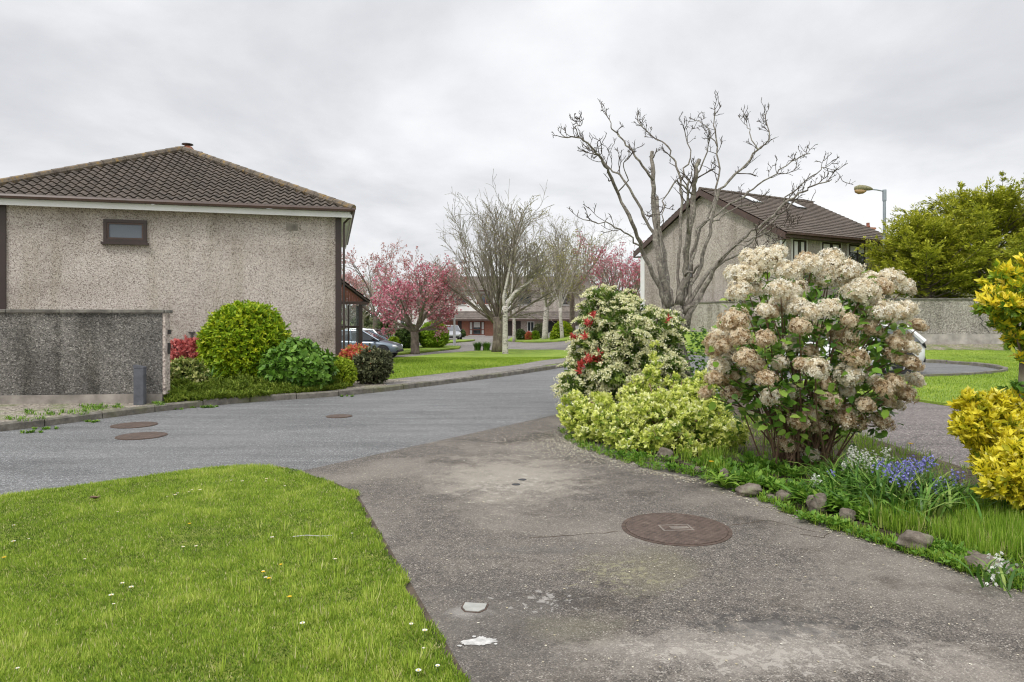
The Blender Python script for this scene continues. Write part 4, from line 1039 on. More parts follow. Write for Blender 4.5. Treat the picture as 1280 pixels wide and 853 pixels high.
# ------------------------------------------------------------------ foliage engine
# leaf templates: x = width, y = length, z = normal
LEAF = (np.array([(0,0,0), (.5,.45,.10), (0,1,0), (-.5,.45,.10)], float), np.array([(0,1,2), (0,2,3)]))
BROAD = (np.array([(0,0,0), (.42,.22,.08), (.46,.6,.07), (0,1,-.06), (-.46,.6,.07), (-.42,.22,.08), (0,.5,0)], float),
         np.array([(0,1,6), (1,2,6), (2,3,6), (3,4,6), (4,5,6), (5,0,6)]))
BLADE = (np.array([(-.5,0,0), (.5,0,0), (-.42,.5,.06), (.42,.5,.06), (0,1,.26)], float), np.array([(0,1,3), (0,3,2), (2,3,4)]))
STRAP = (np.array([(-.4,0,0), (.4,0,0), (-.5,.35,.10), (.5,.35,.10), (-.42,.7,.02), (.42,.7,.02), (0,1,-.22)], float), np.array([(0,1,3), (0,3,2), (2,3,5), (2,5,4), (4,5,6)]))
QUAD = (np.array([(-.5,-.5,0), (.5,-.5,0), (.5,.5,.0), (-.5,.5,.0)], float), np.array([(0,1,2), (0,2,3)]))
_c = []
_f = []
for _k in range(4):
    _w = _k*PI/2; b_ = len(_c)
    _c += [(0,0,0), (.34*math.cos(_w-.5), .34*math.sin(_w-.5), .05), (.62*math.cos(_w-.32), .62*math.sin(_w-.32), .15), (.62*math.cos(_w+.32), .62*math.sin(_w+.32), .0), (.34*math.cos(_w+.5), .34*math.sin(_w+.5), .05)]
    _f += [(b_, b_+1, b_+2), (b_, b_+2, b_+3), (b_, b_+3, b_+4)]
FLORET = (np.array(_c, float), np.array(_f))

def unit(a): return a / np.maximum(np.linalg.norm(a, axis=-1, keepdims=True), 1e-9)
def rdir(n, r=rng): return unit(r.standard_normal((n, 3)))

class LB:
    """collects leaves of one foliage mesh"""
    def __init__(s): s.V = []; s.F = []; s.R = []; s.n = 0
    def add(s, tmpl, pos, fwd, up, length, width, rnd):
        TV, TF = tmpl; n = len(pos)
        y = unit(fwd); x = np.cross(y, up); bad = np.linalg.norm(x, axis=1) < 1e-4
        if bad.any(): x[bad] = np.cross(y[bad], np.array([1., .3, .2]))
        x = unit(x); z = np.cross(x, y)
        length = np.broadcast_to(np.asarray(length, float), (n,)); width = np.broadcast_to(np.asarray(width, float), (n,))
        V = pos[:, None, :] + TV[None, :, 0:1]*x[:, None, :]*width[:, None, None] + TV[None, :, 1:2]*y[:, None, :]*length[:, None, None] + TV[None, :, 2:3]*z[:, None, :]*length[:, None, None]
        k = len(TV)
        Fc = TF[None] + (np.arange(n)*k)[:, None, None] + s.n
        s.V.append(V.reshape(-1, 3)); s.F.append(Fc.reshape(-1, 3)); s.R.append(np.repeat(np.broadcast_to(np.asarray(rnd, float), (n,)), len(TF))); s.n += n*k
        return s
    def build(s, name, mat, parent=None, rel=(0, 0, 0), loc=None):
        V = np.concatenate(s.V) - np.array(rel); me = fast_mesh(name, V, np.concatenate(s.F), np.clip(np.concatenate(s.R), 0, 1))
        return link(name, me, mat, parent, loc)

def clumpy(lobes, n, rlo, rhi, r, shrink=.9, flat=.8):
    """breaks smooth lobes into many small billows with hollows between"""
    p, d = lobe_points(lobes, n, r, lo=.86, hi=1.0, rough=.1, flat_bottom=.03)
    out = [tuple(l[:3]) + tuple(x*shrink*.86 for x in l[3:]) for l in lobes]
    for q, rad in zip(p, r.uniform(rlo, rhi, len(p))): out.append((q[0], q[1], q[2], rad, rad, rad*flat))
    return out
def lobe_points(lobes, n, r=rng, lo=.86, hi=1.03, flat_bottom=.0, rough=.10):
    """points in the outer shell of a union of ellipsoids, with outward directions"""
    lobes = [np.array(l, float) for l in lobes]
    area = np.array([(l[3]*l[4] + l[3]*l[5] + l[4]*l[5]) for l in lobes]); pr = area / area.sum()
    P_, D_ = [], []
    while sum(len(p) for p in P_) < n:
        k = r.choice(len(lobes), size=n, p=pr); L = np.stack(lobes)[k]
        d = rdir(n, r)
        ph = r.uniform(0, 6.28, 3)
        bumpy = 1 + rough*(np.sin(d[:, 0]*7+ph[0]+k)*np.sin(d[:, 1]*6+ph[1]) + .6*np.sin(d[:, 2]*11+ph[2]+k*2))
        rad = r.uniform(lo, hi, n) * bumpy * np.where(r.random(n) < .04, r.uniform(1.02, 1.09, n), 1.0)
        p = L[:, :3] + d*L[:, 3:6]*rad[:, None]
        ok = p[:, 2] > flat_bottom
        for j, l in enumerate(lobes):
            q = (p - l[:3]) / l[3:6]; ok &= (np.linalg.norm(q, axis=1) > .78) | (k == j)
        nn = unit(d / L[:, 3:6])
        P_.append(p[ok]); D_.append(nn[ok])
    return np.concatenate(P_)[:n], np.concatenate(D_)[:n]

def rosettes(lb, pos, dirs, per, leaf, length, width, spread=(.5, 1.1), lift=.5, rnd=(.0, 1.0), bias=None, r=rng, jl=.4):
    """a ring of leaves round each shoot tip"""
    n = len(pos); N_ = n*per
    d = unit(dirs + np.array([0, 0, lift]) + r.normal(0, .25, (n, 3)))
    p = np.repeat(pos, per, 0); D = np.repeat(d, per, 0)
    a = np.cross(D, rdir(N_, r)); a = unit(a)
    sp = r.uniform(*spread, N_)
    f = D*np.cos(sp)[:, None] + a*np.sin(sp)[:, None]
    p = p - D*(r.uniform(0, 1, N_)*length*1.1)[:, None]
    sh = np.repeat(r.uniform(*rnd, n), per)*.6 + r.uniform(*rnd, N_)*.4
    if bias is not None: sh = sh + np.repeat(bias, per)
    ll = length*r.uniform(1-jl, 1+jl, N_)
    lb.add(leaf, p, f, D + rdir(N_, r)*.3, ll, ll*width, sh)
    return lb

def stems(mb, base, tips, r0=.012, r1=.004, sides=4, bow=.12, r=rng, spread=.08):
    for tpt in tips:
        b = np.array(base) + np.append(r.normal(0, spread, 2), 0); tpt = np.array(tpt)
        m = b*.5 + tpt*.5 + r.normal(0, bow*.5, 3) + np.array([0, 0, .06])
        mb.tube([b, b*.25+m*.5+tpt*.25, m*.4 + tpt*.6, tpt], [r0, r0*.8, (r0+r1)/2, r1], sides)
    return mb

def shrub(name, label, cat, base, lobes, n, per, leaf, length, width, mat, group=None, inner=.35, innermat=None, seed=1, nst=16, partname='foliage', rnd=(0, 1), lift=.4, spread=(.4, 1.2), rough=.1, stemmat=None, flatb=0.02):
    """a bush: lobes are (dx,dy,dz,rx,ry,rz) from its base"""
    r = np.random.default_rng(seed)
    t = thing(name, label, cat, base, 0, group)
    lb = LB(); p, d = lobe_points(lobes, n, r, flat_bottom=flatb, rough=rough)
    rosettes(lb, p, d, per, leaf, length, width, spread=spread, lift=lift, rnd=rnd, r=r)
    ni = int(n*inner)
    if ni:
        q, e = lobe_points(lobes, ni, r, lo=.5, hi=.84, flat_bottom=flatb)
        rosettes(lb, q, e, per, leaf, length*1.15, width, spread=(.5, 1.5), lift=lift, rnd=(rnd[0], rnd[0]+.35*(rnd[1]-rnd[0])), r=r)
    lb.build(partname, mat, t)
    if nst:
        tips, _ = lobe_points(lobes, nst, r, lo=.6, hi=.9, flat_bottom=flatb)
        stems(MB(), (0, 0, -.03), tips, .016, .005, r=r).build('stem', stemmat or M['twig_dark'], t)
    return t

# ------------------------------------------------------------------ branching
def bent(p, d, L, nseg, wander, up, r):
    pts = [np.array(p, float)]; d = np.array(d, float); d /= np.linalg.norm(d)
    for i in range(nseg):
        d = d + r.normal(0, wander, 3) + np.array([0, 0, up]); d /= np.linalg.norm(d)
        pts.append(pts[-1] + d*L/nseg)
    return pts, d
def side_dir(d, ang, r, upb=0.0):
    a = np.cross(d, r.standard_normal(3)); a /= np.linalg.norm(a)
    v = d*math.cos(ang) + a*math.sin(ang); v[2] += upb
    return v/np.linalg.norm(v)
def grow(out, p, d, L, rad, lev, cfg, r):
    c = cfg[lev]
    pts, dl = bent(p, d, L, c.get('seg', 4), c.get('wander', .12), c.get('up', .03), r)
    nseg = len(pts)-1
    tp = c.get('taper', .35)
    rads = [max(c.get('minr', .002), rad*(1-(1-tp)*i/nseg)) for i in range(nseg+1)]
    out.append((pts, rads, lev, c.get('sides', 4)))
    if lev + 1 >= len(cfg): return
    n = c['n']; n = n if isinstance(n, int) else int(r.integers(n[0], n[1]+1))
    for k in range(n):
        t = c.get('t0', .3) + (1-c.get('t0', .3))*(k + r.uniform(.2, 1.0))/n; t = min(t, 1.0)
        i = min(int(t*nseg), nseg-1); f = t*nseg - i
        q = pts[i]*(1-f) + pts[i+1]*f; dd = pts[i+1]-pts[i]; dd = dd/np.linalg.norm(dd)
        a = math.radians(r.uniform(*c['ang']))
        nd = side_dir(dd, a, r, c.get('upb', .15))
        l2 = L*r.uniform(*c['ratio'])*(1.0 - c.get('shrink', .35)*(t-.3))
        grow(out, q, nd, l2, max(rads[i]*c.get('rr', .6), .002), lev+1, cfg, r)
def tubes(out, levels, mb=None):
    mb = mb or MB()
    for pts, rads, lev, sides in out:
        if lev in levels: mb.tube(pts, rads, sides, cap=False)
    return mb
def tips_of(out, levels, per, r, t0=.35):
    P_, D_ = [], []
    for pts, rads, lev, sides in out:
        if lev not in levels: continue
        n = len(pts)-1
        for _ in range(per):
            t = r.uniform(t0, 1.0)*n; i = min(int(t), n-1); f = t-i
            P_.append(pts[i]*(1-f)+pts[i+1]*f); D_.append(pts[i+1]-pts[i])
    return np.array(P_), unit(np.array(D_))

def rooted(name, label, cat, u, v, Y, group=None, z=None):
    p = P(u, v, Y); p.z = float(g(p.x, p.y)) if z is None else z
    return thing(name, label, cat, p, 0, group)

# ------------------------------------------------------------------ the big pollarded bare tree (limbs seen one by one)
def bare_tree():
    Y0 = 12.6; r = np.random.default_rng(21)
    t = thing('bare_tree', 'large leafless pruned tree with many grey lichened limbs and twisted twigs behind the flowering shrubs', 'tree', ((858-640)/F*Y0, Y0, .03))
    bx, by = t.location.x, t.location.y
    def W(cx, cy, dy):               # from the enlarged view to space, dy = how far behind the trunk
        u, v = 680 + cx/2.842, 120 + cy/2.842; Y = Y0 + dy
        return np.array([(u-640)/F*Y - bx, Y - by, CAM_Z - (v-HV)/F*Y - .03])
    limbs = [ # (points, depth at the end, radius start, end)
        ([(440,760),(405,665),(345,545),(312,450),(265,350),(228,270),(205,222),(180,195),(130,150),(62,146)], -1.3, .085, .012),
        ([(445,750),(412,610),(396,500),(390,400),(386,300),(384,198)], .3, .066, .034),
        ([(452,745),(440,650),(424,540),(408,440),(402,360)], .9, .085, .04),
        ([(478,740),(500,620),(514,490),(530,350),(540,280),(552,226)], -.4, .068, .038),
        ([(480,740),(478,600),(484,440),(486,300),(468,235),(440,180),(390,148),(333,90)], .8, .06, .012),
        ([(452,740),(400,500),(352,425),(305,330),(270,280),(238,262),(190,208),(150,180)], .7, .06, .012),
        ([(500,775),(560,702),(620,592),(700,512),(780,452),(850,385),(905,345),(960,318),(1022,298)], -1.1, .085, .011),
        ([(500,768),(590,620),(690,562),(768,485),(858,405),(898,372)], .6, .07, .014),
        ([(498,760),(560,600),(592,455),(622,332),(700,262),(760,192),(802,152),(785,62)], .9, .07, .012),
        ([(490,745),(520,605),(548,500),(600,385),(622,282),(616,182),(602,105),(606,42)], 1.3, .06, .011),
        ([(495,755),(515,640),(540,472),(645,395),(722,342),(800,292),(880,232),(945,205)], 1.4, .055, .011),
        ([(345,545),(300,492),(240,458),(140,440)], -1.6, .028, .010),
        ([(388,300),(340,232),(300,182),(265,142),(238,112),(218,58)], -.5, .04, .010),
        ([(486,300),(520,220),(500,125)], .6, .03, .012),
        ([(530,350),(470,300),(430,360),(424,440)], -.9, .03, .012),
        ([(514,490),(508,400),(516,300)], -.9, .05, .022),
        ([(540,280),(580,200),(590,150)], -.2, .03, .010),
        ([(700,512),(760,500),(830,460),(878,470)], -1.4, .028, .009),
        ([(620,592),(680,530),(760,540),(820,500)], -1.5, .028, .009),
        ([(592,455),(640,420),(700,390),(780,380)], 1.2, .03, .009),
        ([(500,640),(552,600)], -.6, .04, .03),
        ([(265,350),(300,300),(282,250),(300,220)], -1.2, .022, .008),
        ([(850,385),(930,300),(985,262),(1000,250)], -1.0, .022, .008),
        ([(760,192),(730,130),(712,100)], .9, .02, .008),
        ([(616,182),(575,105),(538,88)], 1.2, .02, .008),
        ([(130,150),(108,112),(135,100)], -1.3, .018, .008),
    ]
    mb = MB(); tw = MB()
    # trunk
    base = [np.array([0, 0, -.1]), np.array([0, 0, .3]), W(468, 880, 0), W(472, 800, 0), W(475, 745, 0)]
    mb.tube(base, [.24, .19, .16, .14, .06], 12)
    mb.tube([W(440, 860, -.02), W(440, 780, .02), W(430, 730, .05), W(415, 640, .1)], [.095, .08, .07, .05], 9)
    mb.tube([W(500, 830, -.02), W(515, 770, .0), W(560, 702, -.1)], [.09, .068, .052], 9)
    for li, (pts, dend, r0, r1) in enumerate(limbs):
        n = len(pts); d0 = 0.0
        if li not in (1, 3): r0, r1 = r0*.60, r1*.75
        if li >= 11: d0 = dend*.55
        out = []
        for i, (cx, cy) in enumerate(pts):
            f = i/(n-1); out.append(W(cx, cy, d0 + (dend-d0)*f + (r.normal(0, .06) if 0 < i else 0)))
        # refine with a crooked line
        fine = []
        for a, b in zip(out[:-1], out[1:]):
            m_ = 4
            for k in range(m_): fine.append(a + (b-a)*k/m_ + (r.normal(0, .018, 3) if k else 0))
        fine.append(out[-1]); N_ = len(fine)
        rad = [(r0 + (r1-r0)*(i/(N_-1))**.8)*(1+r.normal(0, .06)) for i in range(N_)]
        mb.tube(fine, rad, 8 if r0 > .05 else 6)
        stub = li in (1, 2, 3, 20)
        # crooked spurs and twigs
        L = sum(np.linalg.norm(b-a) for a, b in zip(fine[:-1], fine[1:]))
        cfg = [dict(n=(1, 3), seg=4, wander=.20, up=.09, taper=.5, ang=(30, 75), ratio=(.35, .65), rr=.75, sides=4, t0=.35, upb=.3, minr=.0045),
               dict(n=(1, 3), seg=3, wander=.28, up=.10, taper=.55, ang=(30, 75), ratio=(.4, .7), rr=.8, sides=4, t0=.3, upb=.35, minr=.0055),
               dict(seg=2, wander=.3, up=.08, taper=.6, sides=3, minr=.0035)]
        ns = int(L*(2.9 if not stub else 1.5))
        for _ in range(ns):
            f = r.uniform(.42 if not stub else .55, 1.0)**.7; f = min(f, .999)
            i = int(f*(N_-1)); p = fine[i]; d = fine[min(i+1, N_-1)] - fine[max(i-1, 0)]; d = d/np.linalg.norm(d)
            o = []
            grow(o, p, side_dir(d, math.radians(r.uniform(35, 80)), r, .3), r.uniform(.18, .46)*(1 if f < .85 else .6), min(rad[i]*.5, .015), 0, cfg, r)
            tubes(o, (0, 1, 2), tw)
        if not stub:
            for _ in range(3):
                o = []; d = fine[-1]-fine[-3]; d = d/np.linalg.norm(d)
                grow(o, fine[-1 - int(r.integers(0, 3))], side_dir(d, math.radians(r.uniform(5, 55)), r, .15), r.uniform(.16, .34), r1*.8, 0, cfg, r); tubes(o, (0, 1, 2), tw)
    tr = mb.build('trunk', M['bark'], t, smooth=True)
    tw.build('twigs', M['twig'], t)
    # ivy at the foot
    lb = LB(); n = 900
    a = r.uniform(0, 2*PI, n); h = r.uniform(.1, 1.45, n)
    pos = np.stack([np.cos(a)*.30 + .0, np.sin(a)*.30, h], 1); d = np.stack([np.cos(a), np.sin(a), -.3 + 0*a], 1)
    lb.add(BROAD, pos, d + r.normal(0, .4, (n, 3)), rdir(n, r)*.5 + np.array([0, 0, 1]), r.uniform(.05, .09, n), r.uniform(.05, .08, n), r.uniform(0, .7, n))
    lb.build('ivy', M['lf_hyd'], t)
bare_tree()

# ------------------------------------------------------------------ fan-shaped street tree, birches, cherries
def fan_tree():
    r = np.random.default_rng(5)
    p = GP(622, 440, .12)
    t = thing('street_tree', 'tall fan-shaped tree of upright budding twigs on the island lawn', 'tree', p)
    sc = p.y/34.0; out = []
    H = (440-210)/F*p.y
    tr = [np.array([0, 0, -.1]), np.array([.02, 0, .5]), np.array([.05, 0, 1.2]), np.array([0, 0, 1.75*sc])]
    mb = MB().tube(tr, [.33*sc, .27*sc, .25*sc, .27*sc], 12)
    cfg = [dict(n=(6, 7), seg=6, wander=.06, up=.035, taper=.30, ang=(12, 38), ratio=(.45, .75), rr=.55, sides=6, t0=.12, upb=.25, minr=.02),
           dict(n=(5, 6), seg=5, wander=.13, up=.03, taper=.35, ang=(14, 38), ratio=(.4, .7), rr=.6, sides=4, t0=.2, upb=.18, minr=.011),
           dict(n=(4, 5), seg=3, wander=.18, up=.02, taper=.5, ang=(18, 48), ratio=(.3, .55), rr=.7, sides=3, t0=.2, upb=.12, minr=.009),
           dict(seg=2, wander=.15, up=.02, taper=.7, sides=3, minr=.008)]
    top = tr[-1]
    for k in range(19):
        az = k*2.399 + r.normal(0, .2); tilt = math.radians([8, 22, 36, 50, 63][k % 5] + r.normal(0, 4))
        d = np.array([math.cos(az)*math.sin(tilt), math.sin(az)*math.sin(tilt), math.cos(tilt)])
        L = (H-1.75*sc)*(.88 - .15*(tilt))*r.uniform(.85, 1.02)
        grow(out, top - np.array([0, 0, r.uniform(0, .7)]), d, L*.71, .068*sc*(1-.35*r.random()), 0, cfg, r)
    tubes(out, (0,), mb)
    for k in range(2):      # lower wide boughs that droop a little
        az = k*.75 + .3; tilt = math.radians(r.uniform(62, 85))
        d = np.array([math.cos(az)*math.sin(tilt), math.sin(az)*math.sin(tilt), math.cos(tilt)])
        grow(out, top - np.array([0, 0, .1]), d, r.uniform(1.6, 2.6)*sc, .07*sc, 1, cfg, r)
    # stub lopped at the left
    mb.tube([top - np.array([0, 0, .5]), top + np.array([-.9, 0, .7])*sc*.9, top + np.array([-1.25, 0, 1.3])*sc*.9], [.16*sc, .13*sc, .10*sc], 8)
    mb.build('trunk', M['bark_dark'], t, smooth=True)
    tubes(out, (1, 2, 3)).build('twigs', M['bark_far'], t)
    pp, dd = tips_of(out, (2, 3), 1, r)
    k = r.choice(len(pp), min(4200, len(pp)), replace=False); pp, dd = pp[k], dd[k]
    lb = LB().add(LEAF, pp, dd + r.normal(0, .5, dd.shape), rdir(len(pp), r), r.uniform(.05, .11, len(pp)), r.uniform(.03, .05, len(pp)), r.uniform(0, 1, len(pp)))
    lb.build('crown', M['lf_bud'], t)
    return t
fan_tree()

def light_tree(name, label, u, v, Y, H, spread, trunk_r, barkm, group=None, seed=1, leaf=None, nleaf=2500, lsize=(.06, .12), lean=0.0, forks=(5, 7), clear=.28, twig='bark_far', rn=(0, 1), tiltr=(12, 58), z=None, sub=(5, 7), lift=None):
    r = np.random.default_rng(seed)
    t = rooted(name, label, 'tree', u, v, Y, group, z)
    out = []; hc = H*clear
    tr, d = bent((0, 0, -.1), (lean, 0, 1), hc+.1, 5, .04, .02, r)
    mb = MB().tube(tr, [trunk_r*1.25, trunk_r*1.05, trunk_r, trunk_r*.95, trunk_r*.92, trunk_r*.9], 10)
    cfg = [dict(n=sub, seg=5, wander=.10, up=.03, taper=.3, ang=(18, 48), ratio=(.42, .72), rr=.6, sides=6, t0=.2, upb=.15, minr=.016),
           dict(n=(5, 7), seg=4, wander=.13, up=.02, taper=.4, ang=(22, 55), ratio=(.38, .62), rr=.6, sides=4, t0=.2, upb=.12, minr=.011),
           dict(n=(3, 5), seg=3, wander=.16, up=.0, taper=.5, ang=(25, 60), ratio=(.35, .6), rr=.7, sides=3, t0=.25, upb=.06, minr=.009),
           dict(seg=2, wander=.18, up=-.02, taper=.7, sides=3, minr=.008)]
    nf = int(r.integers(forks[0], forks[1]+1))
    for k in range(nf):
        az = k*2.399 + seed; tilt = math.radians(r.uniform(*tiltr))
        d = np.array([math.cos(az)*math.sin(tilt), math.sin(az)*math.sin(tilt), math.cos(tilt)])
        f = r.uniform(.75, 1.0)
        L = min((H-hc)/max(.3, math.cos(tilt)), spread/max(.22, math.sin(tilt)))*r.uniform(.62, .84)
        q = tr[-1]*f + tr[-2]*(1-f)
        grow(out, q, d, L, trunk_r*r.uniform(.30, .5), 0, cfg, r)
    tubes(out, (0,), mb)
    mb.build('trunk', M[barkm], t, smooth=True)
    tubes(out, (1, 2, 3)).build('twigs', M[twig], t)
    if leaf:
        pp, dd = tips_of(out, (2, 3), 3, r)
        k = r.choice(len(pp), min(nleaf, len(pp)), replace=False); pp, dd = pp[k] + r.normal(0, .05, (len(k), 3)), dd[k]; n = len(pp)
        ll = r.uniform(*lsize, n)
        lb = LB().add(LEAF, pp, dd + r.normal(0, .8, dd.shape), rdir(n, r), ll, ll*r.uniform(.6, .9, n), r.uniform(*rn, n))
        lb.build('crown', M[leaf], t)
    return t
# white-stemmed birch close to the fan tree with one long side bough
def birch_pair():
    r = np.random.default_rng(77)
    p = GP(631, 442.5, .12)
    t = thing('birch_tree', 'slender white-barked birch with a long pale bough beside the fan-shaped tree', 'tree', p)
    s = p.y/F
    def Q(u, v, dy=0): return np.array([(u-631)*s, dy, (442.5-v)*s])
    mb = MB().tube([Q(632, 446), Q(631.5, 440), Q(631.5, 415), Q(631.5, 390), Q(632, 383)], [.22, .17, .15, .14, .16], 9)
    mb.tube([Q(632, 386), Q(636, 376, .2), Q(643, 366, .3), Q(655, 357, .5), Q(666, 348, .7)], [.12, .11, .095, .085, .06], 7)
    mb.tube([Q(631, 386), Q(629, 372, .1), Q(633, 355, .2), Q(637, 335, .2), Q(640, 310, .3)], [.11, .08, .07, .05, .03], 7)
    mb.tube([Q(637, 375, .2), Q(640, 360, .3), Q(641, 340, .4)], [.07, .05, .03], 6)
    mb.build('trunk', M['birch'], t, smooth=True)
    out = []
    cfg = [dict(n=(5, 7), seg=4, wander=.12, up=.06, taper=.4, ang=(15, 50), ratio=(.4, .7), rr=.6, sides=4, t0=.1, upb=.2, minr=.012),
           dict(n=(4, 6), seg=3, wander=.15, up=.02, taper=.5, ang=(25, 55), ratio=(.4, .6), rr=.7, sides=3, t0=.2, upb=.05, minr=.010),
           dict(seg=2, wander=.2, up=-.05, taper=.7, sides=3, minr=.009)]
    for (u, v, dy) in ((666, 348, .7), (660, 353, .6), (655, 357, .5), (640, 310, .3), (637, 335, .2), (641, 340, .4), (641, 340, .4), (640, 310, .3), (648, 362, .4)):
        for _ in range(2):
            d = np.array([r.normal(.3, .5), r.normal(0, .5), 1.0]); grow(out, Q(u, v, dy), d, r.uniform(1.4, 2.6), .04, 0, cfg, r)
    tubes(out, (0, 1, 2)).build('twigs', M['bark_far'], t)
    pp, dd = tips_of(out, (1, 2), 2, r); n = len(pp)
    LB().add(LEAF, pp, dd + r.normal(0, .8, dd.shape), rdir(n, r), r.uniform(.05, .10, n), r.uniform(.04, .07, n), r.uniform(0, 1, n)).build('crown', M['lf_spring'], t)
birch_pair()
g0 = 'trees along the far street'
light_tree('birch_tree', 'white-stemmed birch standing behind the long-boughed birch at the terrace lawn', 643, 420, 62, 8.4, 2.0, .16, 'birch', g0, 4, 'lf_spring', 1000, (.08, .14), clear=.42)
light_tree('birch_tree', 'thick pale-trunked tree with hazy spring leaves before the dark garage', 681, 420, 62, 9.2, 3.4, .27, 'birch', g0, 6, 'lf_spring', 3600, (.08, .15), clear=.34, forks=(6, 7))
light_tree('birch_tree', 'twin-trunked pale young tree at the rounded yellow bush', 703, 421, 58, 8.6, 2.6, .16, 'birch', g0, 8, 'lf_spring', 3200, (.08, .14), clear=.32)
light_tree('birch_tree', 'tall dark-twigged tree rising behind the pieris, right of the twin trunks', 716, 420, 66, 11.2, 3.6, .26, 'bark_dark', g0, 10, 'lf_bud', 1500, (.06, .11), clear=.36, forks=(7, 8))
# cherries in blossom
light_tree('cherry_tree', 'spreading pink blossom cherry on the lawn left of the street', 519, 433.5, 40, 6.4, 2.7, .25, 'bark_dark', None, 31, 'fl_pink', 15000, (.08, .17), clear=.20, forks=(9, 10), tiltr=(18, 66), sub=(6, 8))
light_tree('cherry_tree', 'coppery pink blossom tree leaning over the hedge behind the pink cherry', 546, 428, 50, 6.4, 2.8, .20, 'bark_dark', None, 33, 'fl_plum', 8000, (.09, .18), clear=.26, forks=(8, 9), tiltr=(15, 60))
light_tree('cherry_tree', 'pink blossom tree behind the dark porch at the far left', 470, 431, 52, 7.4, 3.0, .20, 'bark_dark', None, 35, 'fl_plum', 4500, (.09, .17), clear=.3, forks=(6, 8), rn=(.3, 1))
light_tree('cherry_tree', 'deep pink cherry glimpsed between the pieris and the grey gable', 778, 421, 60, 7.2, 4.6, .28, 'bark_dark', None, 37, 'fl_pink', 13000, (.09, .19), clear=.24, forks=(9, 10), z=.3, tiltr=(20, 66), rn=(0, .7))
# far bare trees that fill the skyline low down
for i, (u, Y, H, sp, s_, lab) in enumerate(((436, 62, 7.6, 3.6, 41, 'brown-twigged tree behind the porch at the house corner'), (453, 96, 8.2, 5.0, 43, 'farthest twiggy tree left of the pink cherry'),
        (733, 80, 9.4, 4.2, 47, 'fine-twigged grey tree rising behind the pieris'),
        (760, 98, 9.2, 5.2, 51, 'farthest grey twiggy tree right behind the deep pink cherry'), (508, 100, 8.0, 5, 53, 'twiggy tree behind the small pale gabled house'))):
    light_tree('bare_street_tree', lab, u, 420, Y, H, sp, .2, 'bark_far', g0, s_, 'lf_spring' if i < 3 else None, 1300, (.08, .15), clear=.25, forks=(7, 9), z=-.4 if u < 700 else .2)

# ------------------------------------------------------------------ golden conifer over the wall
def conifer(label, base, H, prof, seed, nlimb, leaders, yflat=.62, dens=1.0, zmin=.15, droop=.0):
    r = np.random.default_rng(seed)
    t = thing('conifer_tree', label, 'tree', base)
    mb = MB().tube([(0, 0, -.2), (.05, 0, H*.35), (0, .05, H*.7), (0, 0, H*.93)], [.26, .2, .12, .03], 8)
    lb = LB()
    def spray(p, d, L, w0):
        # flat feathery spray: small scales of foliage along ribs
        n = int(60*dens*max(.5, L/1.0))
        f = r.uniform(.08, 1, n); side = r.choice([-1., 1.], n)
        a = np.cross(d, np.array([0, 0, 1.0]) + r.normal(0, .25, 3)); a /= max(1e-6, np.linalg.norm(a))
        w = w0*L*(1-f*.75)*r.uniform(.05, 1, n)
        q = p + d*(f*L)[:, None] + a*(side*w)[:, None] + np.array([0, 0, 1.])*(-.22*w - .10*f*f*L)[:, None] + r.normal(0, .035, (n, 3))
        dd = d + a*(side*r.uniform(.35, 1.0, n))[:, None] + np.array([0, 0, -.08]) + r.normal(0, .22, (n, 3))
        ll = r.uniform(.09, .20, n)
        sh = .12 + .62*f*r.uniform(.55, 1.2, n) + r.normal(0, .12, n)
        lb.add(LEAF, q, dd, np.array([0, 0, 1.]) + r.normal(0, .45, (n, 3)), ll, ll*r.uniform(.24, .40, n), sh)
    for k in range(nlimb):
        h = zmin + (1-zmin)*((k+.5)/nlimb)**1.12; az = k*2.39996 + r.normal(0, .25)
        R = np.interp(h, *zip(*prof))*r.uniform(.72, 1.10)
        el = math.radians(np.interp(h, [0, .4, 1], [4, 24, 58]) + r.normal(0, 8) - droop)
        d = np.array([math.cos(az)*math.cos(el), math.sin(az)*yflat*math.cos(el), math.sin(el)]); d /= np.linalg.norm(d)
        p0 = np.array([0, 0, h*H*.93]); L = R*np.linalg.norm([d[0], d[1]/yflat if abs(d[1]) > 1e-6 else 0, d[2]*.6])
        L = R
        pts, dl = bent(p0 - d*.0 - np.array([0, 0, .25*L*math.tan(max(0, el))*.3]), d, L, 6, .06, .012, r)
        mb.tube(pts, [max(.008, .05*(1-i/6.5)*min(1, L/2.5)) for i in range(7)], 4, cap=False)
        ns = int(4 + L*4.2)
        for j in range(ns):
            f = .22 + .78*(j+r.uniform(0, 1))/ns; i = min(int(f*6), 5); q = pts[i]*(1-(f*6-i)) + pts[i+1]*(f*6-i)
            dd = pts[i+1]-pts[i]; dd = dd/np.linalg.norm(dd)
            sd = side_dir(dd, math.radians(r.uniform(15, 62)), r, .10); sd[2] *= .65; sd /= np.linalg.norm(sd)
            spray(q, sd, r.uniform(.5, 1.15)*(.65 + .5*(1-h)), .42)
        spray(pts[-2], dl, r.uniform(.6, 1.0), .36)
    for (lx, ly, hz, ln) in leaders:      # thin upright leading shoots, sparsely clothed
        p0 = np.array([lx, ly, hz]); pts, dl = bent(p0, (lx*.04, 0, 1), ln, 6, .05, .05, r)
        mb.tube(pts, [.03, .026, .02, .016, .012, .009, .006], 4, cap=False)
        for j in range(int(ln*6)):
            f = r.uniform(0, .97); i = min(int(f*6), 5); q = pts[i]*(1-(f*6-i)) + pts[i+1]*(f*6-i)
            sd = side_dir(np.array([0, 0, 1.]), math.radians(r.uniform(40, 75)), r, .0)
            spray(q, sd, (.40*(1-f) + .07)*r.uniform(.7, 1.2), .20)
    mb.build('trunk', M['bark_dark'], t, smooth=True)
    lb.build('crown', M['lf_conifer'], t)
    return t
